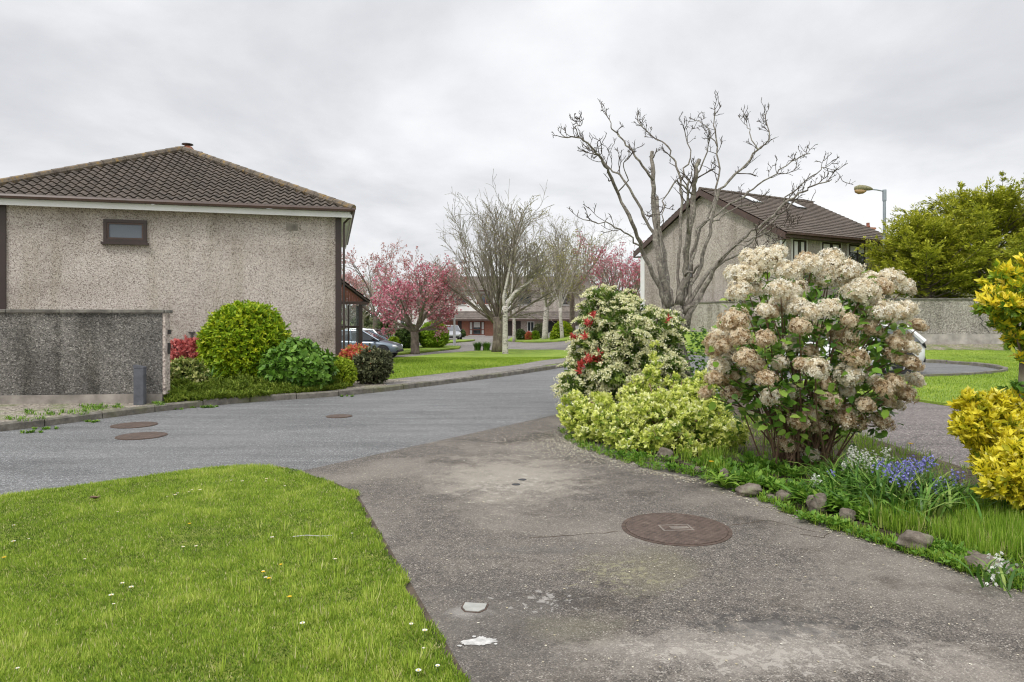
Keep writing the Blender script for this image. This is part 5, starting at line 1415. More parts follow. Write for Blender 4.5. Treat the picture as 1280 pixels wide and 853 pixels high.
zc = float(g(25, 34))
conifer('large golden-green cypress spreading over the pale garden wall with spiky leading shoots', (23.7, 33.9, zc), 6.5,
        [(0, 4.2), (.15, 6.0), (.35, 6.0), (.55, 5.1), (.75, 3.4), (.9, 1.8), (1, .5)], 3, 150,
        [(-1.0, .2, 5.3, 2.4), (.5, -.2, 5.7, 2.3), (-2.6, 0, 4.9, 1.7), (-3.6, .1, 4.3, 1.6), (-.7, .1, 5.6, 1.6), (1.3, .1, 5.4, 1.6), (2.6, .2, 5.1, 1.7)], yflat=.66, dens=1.0, zmin=.24, droop=6)
conifer('low golden cypress leaning left over the wall below the street lamp', (19.8, 32.6, float(g(19.8, 32.6))), 5.2,
        [(0, 2.2), (.3, 3.2), (.6, 2.9), (.85, 1.6), (1, .3)], 9, 80, [(.4, 0, 4.1, 1.3), (-.9, 0, 3.5, .9)], yflat=.75, dens=1.0, zmin=.36)

def far_wood():
    """the belt of trees and hedges that closes the view beyond the houses"""
    r = np.random.default_rng(15); L = []
    for k in range(90):
        x = -110 + k*2.7 + r.normal(0, 1); L.append((x, 128 + r.normal(0, 4), r.uniform(.5, 1.6), r.uniform(2, 4), 2.5, r.uniform(1.6, 3.6) if x < 20 else r.uniform(2.5, 5)))
    lb = LB(); p, d = lobe_points(L, 15000, r, rough=.25, flat_bottom=-1)
    rosettes(lb, p, d, 3, LEAF, .75, .5, r=r, rnd=(0, 1))
    o = lb.build('woodland', M['lf_olive']); tag(o, 'far belt of trees and hedges closing the view beyond the houses', 'trees', kind='stuff')
far_wood()
# ------------------------------------------------------------------ bed by the left house
def at_plot(u, v, h=.14):
    p = GP(u, v, h); return (p.x, p.y, .13)
def px(u, Y): return (u-640)/F*Y
# big clipped dome
b = (px(307, 15.0), 15.0, .13)
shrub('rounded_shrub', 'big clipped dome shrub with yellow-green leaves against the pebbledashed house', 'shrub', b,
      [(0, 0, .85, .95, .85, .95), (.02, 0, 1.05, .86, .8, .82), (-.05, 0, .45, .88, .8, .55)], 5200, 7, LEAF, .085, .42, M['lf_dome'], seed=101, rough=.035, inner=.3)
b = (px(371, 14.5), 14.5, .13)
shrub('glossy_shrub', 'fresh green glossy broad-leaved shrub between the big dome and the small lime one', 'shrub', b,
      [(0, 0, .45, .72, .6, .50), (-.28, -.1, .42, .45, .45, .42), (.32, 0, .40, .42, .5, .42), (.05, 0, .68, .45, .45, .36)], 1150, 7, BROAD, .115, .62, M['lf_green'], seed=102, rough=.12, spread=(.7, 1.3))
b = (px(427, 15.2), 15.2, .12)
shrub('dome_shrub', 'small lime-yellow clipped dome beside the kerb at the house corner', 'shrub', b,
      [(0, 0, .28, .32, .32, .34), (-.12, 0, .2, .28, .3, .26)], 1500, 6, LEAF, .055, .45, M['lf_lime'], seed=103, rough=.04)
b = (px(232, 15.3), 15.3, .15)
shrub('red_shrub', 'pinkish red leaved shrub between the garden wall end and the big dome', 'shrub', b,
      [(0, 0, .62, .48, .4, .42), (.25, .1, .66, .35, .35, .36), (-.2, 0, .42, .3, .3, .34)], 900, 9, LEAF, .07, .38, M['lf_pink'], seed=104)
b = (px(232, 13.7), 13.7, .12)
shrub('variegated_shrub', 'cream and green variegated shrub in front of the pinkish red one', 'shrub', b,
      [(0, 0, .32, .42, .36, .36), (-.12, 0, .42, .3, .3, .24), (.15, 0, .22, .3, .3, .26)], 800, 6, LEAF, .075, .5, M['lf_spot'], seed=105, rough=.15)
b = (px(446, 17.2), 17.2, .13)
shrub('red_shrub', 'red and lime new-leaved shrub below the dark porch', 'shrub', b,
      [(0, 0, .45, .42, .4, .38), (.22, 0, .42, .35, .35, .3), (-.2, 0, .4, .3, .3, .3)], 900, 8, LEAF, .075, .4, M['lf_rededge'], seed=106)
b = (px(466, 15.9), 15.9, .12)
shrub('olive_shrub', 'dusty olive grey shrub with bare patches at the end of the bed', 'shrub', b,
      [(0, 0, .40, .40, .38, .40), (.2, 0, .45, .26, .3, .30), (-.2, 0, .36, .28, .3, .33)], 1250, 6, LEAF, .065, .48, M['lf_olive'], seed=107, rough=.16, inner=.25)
# low spreading heath along the kerb: reads as one carpet
def heath():
    r = np.random.default_rng(108); n = 5200
    e0, e1 = GP(212, 513.5, 0), GP(440, 494.5, 0); e0.z = e1.z = .12
    f = r.uniform(0, 1, n); w = r.uniform(0, 1, n)
    base = np.array(e0)[None]*(1-f)[:, None] + np.array(e1)[None]*f[:, None]
    d = np.array([e1.x-e0.x, e1.y-e0.y]); d /= np.linalg.norm(d); nn = np.array([-d[1], d[0]])
    bumpy = .07 + .15*np.abs(np.sin(f*17+w*3)*np.sin(w*9+f*5)) + .10*w
    pos = base.copy(); pos[:, :2] += nn*(.20 + w*1.15)[:, None]
    pos[:, 2] = .13 + bumpy*r.uniform(.35, 1.1, n)*np.minimum(1, .3 + w*2.2)
    lb = LB(); rosettes(lb, pos, np.tile([0, -.35, 1.0], (n, 1)), 9, LEAF, .075, .22, spread=(.25, 1.2), lift=.2, r=r)
    o = lb.build('ground_cover', M['lf_heath']); tag(o, 'low dark green heath carpet spreading behind the kerb below the shrubs', 'ground cover', kind='stuff')
heath()
def tuft(lb, x, y, z, n, h, w, r, lean=.5, rn=(0, 1), tmpl=None, rad=.06):
    az = r.uniform(0, 2*PI, n); l = r.uniform(.05, lean, n)
    d = np.stack([np.cos(az)*l, np.sin(az)*l, np.ones(n)], 1)
    rr = r.uniform(0, rad, n); pos = np.stack([x+np.cos(az)*rr, y+np.sin(az)*rr, np.full(n, z)], 1)
    up = np.stack([-np.cos(az), -np.sin(az), np.full(n, .4)], 1)
    lb.add(tmpl or STRAP, pos, d, up, h*r.uniform(.6, 1.1, n), w*r.uniform(.7, 1.2, n), r.uniform(*rn, n))
# pale strap plant at the wall foot
r_ = np.random.default_rng(9)
p = GP(222, 497, .13)
t = thing('strap_plant', 'small tuft with pale broad leaves at the foot of the garden wall end', 'plant', p)
lb = LB(); tuft(lb, 0, 0, 0, 26, .28, .05, r_, 1.2, (.5, 1), rad=.12); lb.build('leaves', M['lf_weed'], t)
p = GP(263, 490, .13)
t = thing('grass_clump', 'thin arching grass blades springing up in front of the big dome', 'plant', p)
lb = LB(); tuft(lb, 0, 0, 0, 22, .62, .016, r_, .7, (.4, 1), rad=.05); lb.build('leaves', M['lf_strap'], t)
# weeds in the verge before the grimy wall, along the kerb
def verge_weeds():
    r = np.random.default_rng(12); lb = LB()
    for (u0, u1, v0, v1, n) in ((30, 110, 513, 519, 34), (100, 152, 506, 510, 26), (0, 60, 521, 526, 14), (108, 130, 509, 513, 14), (190, 205, 503, 507, 12)):
        for _ in range(n):
            p = GP(r.uniform(u0, u1), r.uniform(v0, v1), .13); tuft(lb, p.x, p.y, .12, 10, .065, .010, r, 1.3)
    for (u, v) in ((38, 541), (58, 537), (115, 528), (263, 510), (265, 509), (435, 496), (218, 512), (248, 510)):
        p = GP(u, v, 0)
        for _ in range(5): tuft(lb, p.x+r.normal(0, .08), p.y+r.normal(0, .03), .0, 12, .05, .022, r, 1.4, rad=.03)
    o = lb.build('verge_weeds', M['lf_weed']); tag(o, 'scattered weeds in the gritty verge along the grimy wall and kerb', 'weeds', kind='stuff')
verge_weeds()

# ------------------------------------------------------------------ plants further off
def ball(name, label, u, Y, ulen, vtop, mat, seed, z=None, group=None, n=1500, size=.09, cat='shrub', wide=None, rough=.08, depth=None):
    p = Vector((px(u, Y), Y, 0)); p.z = float(g(p.x, p.y)) if z is None else z
    w = ulen/2/F*Y; h = CAM_Z - (vtop-HV)/F*Y - p.z
    d = depth or w
    return shrub(name, label, cat, p, [(0, 0, h*.48, w, d, h*.52), (w*.3, 0, h*.5, w*.66, d*.7, h*.44), (-w*.3, 0, h*.46, w*.66, d*.7, h*.46)], n, 5, LEAF, size, .5, mat, group, seed=seed, nst=8, rough=rough, inner=.2)
ball('hedge', 'bright green clipped hedge behind the pink cherry trunk', 542, 47, 37, 402, M['lf_hedge'], 201, n=2600, size=.13, cat='hedge', rough=.05, depth=1.2)
ball('hedge', 'darker bush left of the bright clipped hedge', 510, 46, 28, 404, M['lf_dark'], 202, n=1800, size=.13, cat='hedge', depth=1.3)
ball('red_shrub', 'bright red leaved bush rising behind the silver car', 466, 44, 17, 412, M['lf_pink'], 203, n=700, size=.12)
ball('lime_shrub', 'low lime-yellow bush between the silver car and the dark one', 492, 44.5, 14, 421, M['lf_lime'], 204, n=600, size=.11)
ball('bush', 'rounded yellow-green bush before the dark garage', 703, 60, 23, 402, M['lf_dome'], 205, n=1500, size=.14)
ball('bush', 'small russet bush on the far terrace lawn', 661, 64, 9, 415, M['lf_rededge'], 206, n=400, size=.13)
ball('bush', 'small dark bush left of the russet bush', 651, 65, 12, 412, M['lf_dark'], 207, n=500, size=.13)
ball('bush', 'small green bush right of the russet bush', 669, 64, 10, 414, M['lf_hedge'], 208, n=400, size=.13)
ball('bush', 'twiggy brown-green bush in front of the white window of the beige house', 674, 70, 14, 404, M['lf_olive'], 209, n=600, size=.13)
ball('bush', 'low dark bush by the brick house door, right of the lamp column', 578, 78, 8, 412, M['lf_dark'], 210, n=300, size=.13)
ball('bush', 'small lime bush at the foot of the twin-trunked tree', 692, 59, 9, 414, M['lf_lime'], 211, n=300, size=.12)
for u, lab in ((603, 'left one of two upright clumps of daffodil leaves behind the island lawn'), (597.5, 'clump of daffodil leaves left of its twin behind the island lawn')):
    pass
for k, (u, lab) in enumerate(((597, 'upright green bulb-leaf clump behind the island lawn, farther from the fan-shaped tree'), (608, 'upright green bulb-leaf clump behind the island lawn, closer to the fan-shaped tree'))):
    r = np.random.default_rng(60+k); p = GP(u, 438.3, .12)
    t = thing('bulb_clump', lab, 'plant', p, 0, 'bulb clumps behind the island lawn')
    lb = LB(); tuft(lb, 0, 0, 0, 260, .55, .04, r, .35, (.1, .9), rad=.22); lb.build('leaves', M['lf_strap'], t)
# dark spiky cabbage palm between the cars and the cherry
def palm():
    r = np.random.default_rng(71); p = Vector((px(482, 45.5), 45.5, -.4))
    t = thing('cabbage_palm', 'dark spiky-leaved palm standing behind the parked cars', 'tree', p)
    MB().tube([(0, 0, -.1), (.03, 0, .6), (0, .03, 1.3)], [.14, .11, .10], 8).build('trunk', M['bark_dark'], t)
    n = 420; d = rdir(n, r); d[:, 2] = d[:, 2]*.9 + .25
    pos = np.stack([r.normal(0, .08, n), r.normal(0, .08, n), 1.3 + r.uniform(-.4, .5, n)], 1)
    LB().add(STRAP, pos, d, np.array([0, 0, 1.]) + r.normal(0, .2, (n, 3)), r.uniform(.7, 1.15, n), .05, r.uniform(0, .8, n)).build('crown', M['lf_dark'], t)
palm()

# ------------------------------------------------------------------ pieris: cream panicles, green whorls, red new growth
def pieris():
    r = np.random.default_rng(301); Y = 11.3
    b = np.array([px(787, Y), Y, .03])
    t = thing('flowering_shrub', 'tall pieris shrub with drooping cream flower panicles and a few red new leaves', 'shrub', b)
    # lobes chosen to follow its layered, uneven outline
    L = []
    for (u, v, rad, dy) in ((770, 392, .42, 0), (800, 395, .38, .1), (742, 372, .16, -.1), (765, 370, .20, 0), (790, 374, .16, .1), (820, 410, .44, 0), (843, 418, .22, .1), (752, 425, .45, -.1), (785, 430, .6, -.2), (735, 455, .40, -.1),
                            (800, 460, .6, -.1), (836, 440, .27, .1), (728, 480, .38, -.2), (765, 480, .55, -.2), (724, 434, .2, -.15), (835, 470, .34, 0), (735, 400, .22, 0), (780, 420, .6, .7), (800, 470, .7, .7), (740, 490, .45, .5)):
        q = P(u, v, Y+dy); L.append((q.x-b[0], q.y-b[1], q.z-b[2], rad*.95, rad*.95, rad*.78))
    n = 2100
    L = clumpy(L, 90, .12, .22, r, .95, .7)
    p, d = lobe_points(L, n, r, flat_bottom=.05, rough=.12)
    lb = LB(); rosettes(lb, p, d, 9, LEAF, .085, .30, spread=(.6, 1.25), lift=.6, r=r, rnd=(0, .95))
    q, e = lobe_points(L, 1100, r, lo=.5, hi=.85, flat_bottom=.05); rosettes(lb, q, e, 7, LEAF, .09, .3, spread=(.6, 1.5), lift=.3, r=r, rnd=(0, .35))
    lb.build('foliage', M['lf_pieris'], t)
    # panicles
    k = r.random(n) < np.clip(.80 + .34*(d[:, 2]) - .25*(p[:, 0] > .55), .2, .98)
    pp, dd = p[k], d[k]; fb = LB()
    for s_ in range(8):
        m = len(pp); az = r.uniform(0, 2*PI, m)
        out = unit(dd*.8 + np.stack([np.cos(az), np.sin(az), r.uniform(.1, .7, m)], 1)*.9)
        Ls = r.uniform(.07, .14, m)
        for j in range(8):
            f = (j+.5)/8
            pos = pp + dd*.03 + out*(Ls*f)[:, None] - np.array([0, 0, 1.])*(Ls*.75*f*f)[:, None] + r.normal(0, .006, (m, 3))
            dn = rdir(m, r) + np.array([0, 0, -.3])
            fb.add(LEAF, pos, dn, rdir(m, r), r.uniform(.020, .032, m), r.uniform(.016, .027, m), r.uniform(.1, 1, m) - .1*(1-f))
    fb.build('flowers', M['fl_cream'], t)
    # red tufts
    for (u, v, sp, c) in ((738, 449, .09, 16), (726, 455, .015, 5), (735, 404, .015, 5), (742, 393, .01, 3), (731, 419, .012, 4), (718, 420, .012, 4), (835, 398, .01, 3), (724, 462, .012, 4)):
        q = np.array(P(u, v, Y - .45)) - b
        pos = q + r.normal(0, 1, (c, 3))*np.array([sp, .08, sp*.7]); dv = np.tile([-.2, -.7, .6], (c, 1)) + r.normal(0, .3, (c, 3))
        rb = LB(); rosettes(rb, pos, dv, 8, LEAF, .085, .28, spread=(.4, 1.2), lift=.3, r=r); rb.build('red_shoot', M['lf_red'], t)
    mb = MB(); tips, _ = lobe_points(L, 60, r, lo=.5, hi=.9, flat_bottom=.2)
    stems(mb, (0, .1, 0), tips, .03, .007, 5, .15, r, .12); mb.build('stem', M['twig_dark'], t)
pieris()

def euonymus():
    r = np.random.default_rng(311); Y = 8.9
    b = np.array([px(805, Y), Y, .03])
    t = thing('variegated_shrub', 'low sprawling lime and cream variegated shrub below the pieris at the driveway edge', 'shrub', b)
    L = []
    for (u, v, rad, Yy) in ((800, 516, .36, 9.0), (760, 522, .32, 9.1), (730, 522, .25, 9.4), (715, 505, .2, 9.6), (845, 512, .36, 9.1), (878, 500, .28, 9.3), (893, 522, .28, 8.9), (830, 530, .42, 8.5), (780, 540, .36, 8.5), (870, 540, .36, 8.4), (745, 535, .26, 9.0), (822, 570, .22, 8.0), (790, 565, .22, 8.2), (850, 565, .25, 8.0), (900, 545, .28, 8.3),
                            (800, 512, .38, 9.8), (860, 500, .38, 9.8), (740, 514, .26, 9.9), (818, 430, .07, 10.2), (817, 445, .09, 10.2), (815, 460, .10, 10.1), (808, 478, .14, 9.9), (866, 480, .15, 9.3), (890, 474, .15, 9.5)):
        q = P(u, v, Yy); L.append((q.x-b[0], q.y-b[1], max(.1, q.z-b[2]), rad, rad, rad*.82))
    L0 = L; L = clumpy(L, 150, .07, .14, r, .95)
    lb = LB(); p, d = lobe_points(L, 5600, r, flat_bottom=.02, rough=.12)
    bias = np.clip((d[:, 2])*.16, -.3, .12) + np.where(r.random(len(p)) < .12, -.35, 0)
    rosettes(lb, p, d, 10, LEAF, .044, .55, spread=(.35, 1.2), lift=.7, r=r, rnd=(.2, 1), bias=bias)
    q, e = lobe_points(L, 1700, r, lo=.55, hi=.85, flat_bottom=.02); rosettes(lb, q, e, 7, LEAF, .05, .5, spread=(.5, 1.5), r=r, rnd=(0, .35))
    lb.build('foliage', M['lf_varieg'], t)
    tips, _ = lobe_points(L, 70, r, lo=.4, hi=.9, flat_bottom=.05)
    stems(MB(), (.1, .2, 0), tips, .016, .004, 4, .06, r, .18).build('stem', M['stem_brown'], t)
euonymus()

# ------------------------------------------------------------------ hydrangea with last year's dry heads
def hydrangea():
    r = np.random.default_rng(321); Y = 7.3
    b = np.array([px(1003, Y), Y, .03])
    t = thing('hydrangea_bush', 'large hydrangea bush covered with dry tan flower heads on brown stems', 'shrub', b)
    def head(n, rr, seed):
        q = np.random.default_rng(seed); d = rdir(n, q); d = d[d[:, 2] > -.55]; n = len(d)
        lump = 1 + .22*np.sin(d[:, 0]*5+seed)*np.sin(d[:, 1]*5) + .08*q.standard_normal(n)
        pos = d*lump[:, None]*np.array([1, 1, .78]); k = rr/1
        lb = LB(); lb.add(FLORET, pos*rr, np.cross(d, rdir(n, q)), d + q.normal(0, .35, (n, 3)), q.uniform(.030, .044, n), q.uniform(.030, .044, n), q.uniform(0, 1, n))
        # inner filler florets so it is not hollow
        m = n//2; e = rdir(m, q); lb.add(FLORET, e*rr*.7*np.array([1, 1, .75]), np.cross(e, rdir(m, q)), e, .06, .06, q.uniform(0, .4, m))
        V = np.concatenate(lb.V); return fast_mesh('flower_head', V, np.concatenate(lb.F), np.clip(np.concatenate(lb.R), 0, 1))
    pale = [head(330, .125, s) for s in (1, 2, 3, 4)]; brown = [head(300, .125, s) for s in (5, 6, 7, 8)]
    for m in pale: m.materials.append(M['fl_pale'])
    for m in brown: m.materials.append(M['fl_brown'])
    H = [(190,45,35),(135,85,30),(125,125,28),(225,120,30),(265,118,26),(170,120,25),(165,60,30),(250,75,32),(300,60,32),(345,70,32),(390,75,32),(320,95,28),(285,50,25),(375,100,28),(430,120,32),(470,115,28),(495,95,30),(525,115,25),(445,150,25),(435,165,28),(475,175,30),(510,175,28),(445,215,24),(535,165,20),(558,208,20),(540,260,22),(505,250,26),(500,280,24),(540,300,24),(235,155,32),(205,175,22),(265,160,26),(300,175,26),(345,165,28),(270,210,24),(185,170,22),(110,195,30),(85,230,28),(125,235,26),(60,245,22),(245,250,28),(185,240,22),(375,235,32),(390,195,20),(405,285,26),(390,325,32),(295,270,18),(310,310,28),(140,285,28),(105,325,25),(100,280,22),(75,305,26),(45,370,18),(105,372,22),(190,335,24),(200,380,25),(243,368,22),(340,390,28),(265,440,25),(310,450,26),(385,428,38),(300,420,25),(245,492,30),(297,520,20),(430,400,25),(470,440,25),(470,358,26),(525,372,28),(500,345,24),(550,340,22),(480,390,22),(420,130,30),(150,40,25),(215,30,24),(440,100,28),(350,45,26),(400,130,26),(110,80,25),(160,300,22),(65,265,24),(90,255,24),(520,240,22),(150,335,17),(168,308,18),(62,335,18),(222,298,19),(275,300,18),(335,350,19),(385,365,20),(440,335,19),(505,398,20),(240,400,18)]
    stem = MB(); lf = LB(); nodes = []
    cx, cy = 310, 250
    for i, (hx_, hy_, hr) in enumerate(H):
        u, v = 860 + hx_/1.938, 300 + hy_/1.938
        rho = min(1, math.hypot((hx_-cx)/290, (hy_-cy)/260))
        Yh = Y - .95*math.sqrt(max(0, 1-rho*rho))*r.uniform(.35, 1.0) + r.normal(0, .10) + (.25 if hy_ < 140 else 0)
        q = np.array(P(u, v, Yh)) - b; R = hr/1.938/F*Yh*r.uniform(.88, 1.08)
        up_ = hy_ < 190
        me = (pale if (r.random() < (.85 if up_ else .30)) else brown)[int(r.integers(0, 4))]
        o = link('flower_head', me, None, t); o.location = q; s_ = R/.125
        o.scale = (s_*r.uniform(.95, 1.08), s_, s_*r.uniform(.9, 1.08))
        dirv = Vector((q[0]*.35, q[1]*.3-.28, 1.0)).normalized()
        o.rotation_euler = (dirv.to_track_quat('Z', 'Y').to_matrix() @ Matrix.Rotation(r.uniform(0, 6.28), 3, 'Z')).to_euler()
        nodes.append(q - np.array(dirv)*R*.5)
    for _ in range(8):      # heads on the far side
        az = r.uniform(.1, PI-.1); z = r.uniform(.8, 2.2); rad = .78*math.sqrt(max(.1, 1-((z-1.2)/1.2)**2))
        q = np.array([math.cos(az)*rad*1.05, math.sin(az)*rad*.8+.1, z]); me = (pale if z > 1.5 else brown)[int(r.integers(0, 4))]
        o = link('flower_head', me, None, t); o.location = q; o.scale = (.9,)*3; o.rotation_euler = (r.normal(0, .3), r.normal(0, .3), r.uniform(0, 6)); nodes.append(q)
    for q in nodes:
        b0 = np.array([r.normal(0, .16), r.normal(.05, .14), 0.0])
        m1 = b0*.55 + q*.45 + np.array([0, 0, .22]) + r.normal(0, .05, 3)
        pts = [b0, b0*.75+m1*.25+r.normal(0, .02, 3), m1, m1*.4+q*.6+r.normal(0, .02, 3), q]
        stem.tube(pts, [.010, .009, .008, .007, .005], 5, cap=False)
        if r.random() < .55:
            e = b0 + np.array([r.normal(0, .28), r.normal(0, .3), r.uniform(.6, 1.3)]); stem.tube([b0 + r.normal(0, .05, 3)*[1, 1, 0], b0*.5+e*.5+r.normal(0, .05, 3), e], [.007, .006, .004], 4, cap=False)
        # leaves along the upper stem
        for f in r.uniform(.50, .97, 16):
            c = (m1 + (q-m1)*((f-.45)/.55)) + r.normal(0, .085, 3)
            nodes_d = rdir(1, r)[0]*np.array([1, 1, .5]); lf.add(BROAD, c[None], nodes_d[None], np.array([[0, -.2, 1.]]) + r.normal(0, .4, (1, 3)), r.uniform(.065, .12), r.uniform(.05, .09), r.uniform(.1, 1))
    # general leafing through the bush
    n = 1500; d = rdir(n, r); rr = r.uniform(.35, .98, n)**.6
    pos = np.stack([.12 + d[:, 0]*1.02*rr, d[:, 1]*.95*rr+.1, 1.15 + d[:, 2]*1.05*rr], 1)
    keep = (pos[:, 2] > .45) & ~((np.abs(pos[:, 0]-.25) < .75) & (pos[:, 1] < -.1) & (pos[:, 2] < 1.0) & (r.random(n) < .8))
    pos = pos[keep]; d = d[keep]; n = len(pos)
    lf.add(BROAD, pos, d + r.normal(0, .7, (n, 3)), np.array([0, -.2, 1.]) + r.normal(0, .45, (n, 3)), r.uniform(.065, .12, n), r.uniform(.045, .085, n), r.uniform(0, .95, n))
    stem.build('stem', M['stem_brown'], t); lf.build('foliage', M['lf_hyd'], t)
hydrangea()

# ------------------------------------------------------------------ golden cloud-pruned shrub at the right edge
def golden():
    r = np.random.default_rng(331); Y = 5.9
    b = np.array([px(1283, Y), Y, .03])
    t = thing('golden_shrub', 'golden-yellow leaved shrub in clipped clumps on a bare stem at the right edge', 'shrub', b)
    def lob(items):
        o = []
        for (u, v, rad, Yy) in items:
            q = P(u, v, Yy); o.append((q.x-b[0], q.y-b[1], max(.08, q.z-b[2]), rad, rad, rad*.9))
        return o
    up = lob([(1262, 362, .17, 5.9), (1290, 362, .24, 5.9), (1240, 372, .12, 5.85), (1280, 392, .19, 5.9), (1265, 385, .15, 5.8), (1285, 418, .14, 5.9), (1250, 397, .055, 5.85), (1268, 420, .05, 5.8), (1262, 432, .035, 5.8), (1325, 380, .25, 6.0), (1275, 445, .04, 5.85)])
    mid = lob([(1240, 528, .22, 5.8), (1270, 525, .23, 5.9), (1225, 535, .14, 5.75), (1262, 556, .22, 5.7), (1295, 545, .26, 5.9), (1236, 565, .14, 5.7), (1225, 510, .10, 5.8)])
    low = lob([(1285, 590, .22, 5.25), (1270, 605, .16, 5.2), (1310, 600, .24, 5.3), (1262, 590, .10, 5.2), (1290, 620, .16, 5.15)])
    for lobes, n, mt in ((up, 900, 'lf_gold_top'), (mid, 1250, 'lf_gold'), (low, 900, 'lf_gold')):
        lobes = clumpy(lobes, 34, .06, .11, r, 1.0, .85); lb = LB(); p, d = lobe_points(lobes, n, r, rough=.12); 
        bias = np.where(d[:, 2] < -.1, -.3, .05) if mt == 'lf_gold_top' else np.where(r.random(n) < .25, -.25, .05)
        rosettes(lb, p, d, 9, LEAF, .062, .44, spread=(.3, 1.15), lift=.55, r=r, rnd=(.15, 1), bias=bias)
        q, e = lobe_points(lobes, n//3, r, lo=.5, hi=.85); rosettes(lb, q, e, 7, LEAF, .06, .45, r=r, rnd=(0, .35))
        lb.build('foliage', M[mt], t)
    mb = MB().tube([(0, 0, -.05), (.02, 0, .5), (-.02, .02, 1.0), (0, 0, 1.7)], [.045, .038, .032, .028], 8)
    for lobes in (up, mid, low):
        tips, _ = lobe_points(lobes, 14, r, lo=.3, hi=.8)
        for q in tips:
            z = min(1.6, max(.1, q[2]-.3)); mb.tube([(0, 0, z), q*.5 + np.array([0, 0, z*.5-.02]), q], [.016, .011, .006], 5, cap=False)
    mb.build('stem', M['bark_dark'], t)
    lb = LB(); p = r.normal(0, 1, (26, 3))*np.array([.07, .07, .03]) + np.array([-.02, 0, .98]); rosettes(lb, p, np.tile([-.4, -.4, .4], (26, 1)), 6, LEAF, .06, .5, r=r, rnd=(0, .6)); lb.build('foliage', M['lf_green'], t)
golden()
# ------------------------------------------------------------------ the bed along the drive: stones, bulbs, weeds, rough grass
def in_poly(x, y, poly):
    x = np.asarray(x); y = np.asarray(y); c = np.zeros(x.shape, bool); n = len(poly); j = n-1
    for i in range(n):
        xi, yi = poly[i]; xj, yj = poly[j]
        c ^= ((yi > y) != (yj > y)) & (x < (xj-xi)*(y-yi)/((yj-yi) if abs(yj-yi) > 1e-9 else 1e-9) + xi); j = i
    return c

def stone(u, v, w, h, label, seed, d=None, Yoff=0):
    r = np.random.default_rng(seed); p = GP(u, v, .0)
    s = p.y/F; W, Hh = w*s/2*.86, h*s*.78; D = d or W*.75
    bm = bmesh.new(); bmesh.ops.create_icosphere(bm, subdivisions=4, radius=1)
    ph = r.uniform(0, 6, 6); ax = unit(r.standard_normal((7, 3)))
    for q in bm.verts:
        c = np.array(q.co); 
        for a in ax:                       # knock flat facets off the lump
            dd = c @ a
            if dd > .72: c = c - a*(dd-.72)*.85
        k = 1 + .05*math.sin(c[0]*7+ph[0])*math.sin(c[1]*6+ph[1]) + .04*math.sin(c[2]*9+ph[2]+c[0]*5) + .025*math.sin(c[0]*19+c[1]*17+ph[3])
        c = c*k; q.co = (c[0]*W, c[1]*D, c[2]*Hh*.62)
    me = bpy.data.meshes.new('stone'); bm.to_mesh(me); bm.free(); me.polygons.foreach_set('use_smooth', np.ones(len(me.polygons), bool))
    o = link('stone', me, M['rock'], None, (p.x, p.y + D*.55, .02 + Hh*.36)); o.rotation_euler = (r.normal(0, .1), r.normal(0, .1), r.uniform(-.5, .5))
    tag(o, label, 'stone', 'stones edging the bed')
stone(1148, 692, 60, 30, 'largest lichened stone edging the bed, nearest the snowdrop-like white bell plant', 1)
stone(938, 622, 36, 18, 'pale flat-topped stone edging the bed below the hydrangea', 2)
stone(1024, 645, 34, 34, 'tall rough stone under the fern-like leaves in the bed edge', 3)
stone(1061, 655, 24, 22, 'small upright stone right of the tall rough one', 4)
stone(1104, 664, 18, 11, 'little buff stone halfway between the small upright and largest stones', 5)
stone(983, 630, 26, 18, 'grey stone half hidden in leaves left of the tall rough stone', 6)
stone(906, 606, 16, 22, 'narrow reddish-brown stone standing in weeds below the lime shrub', 7)
stone(832, 578, 26, 22, 'dark stone under the lime variegated shrub at the driveway edge', 8)
stone(1243, 722, 60, 26, 'low stone behind the white bell plant at the lower right', 9)
stone(872, 594, 14, 10, 'small stone below the right end of the lime variegated shrub', 10)
stone(1192, 703, 22, 9, 'thin grey stone right of the largest stone', 13)
stone(1225, 708, 34, 18, 'mid grey stone half buried right of the thin one', 11)
stone(965, 628, 14, 9, 'smallest buff stone in the bed edge', 12)

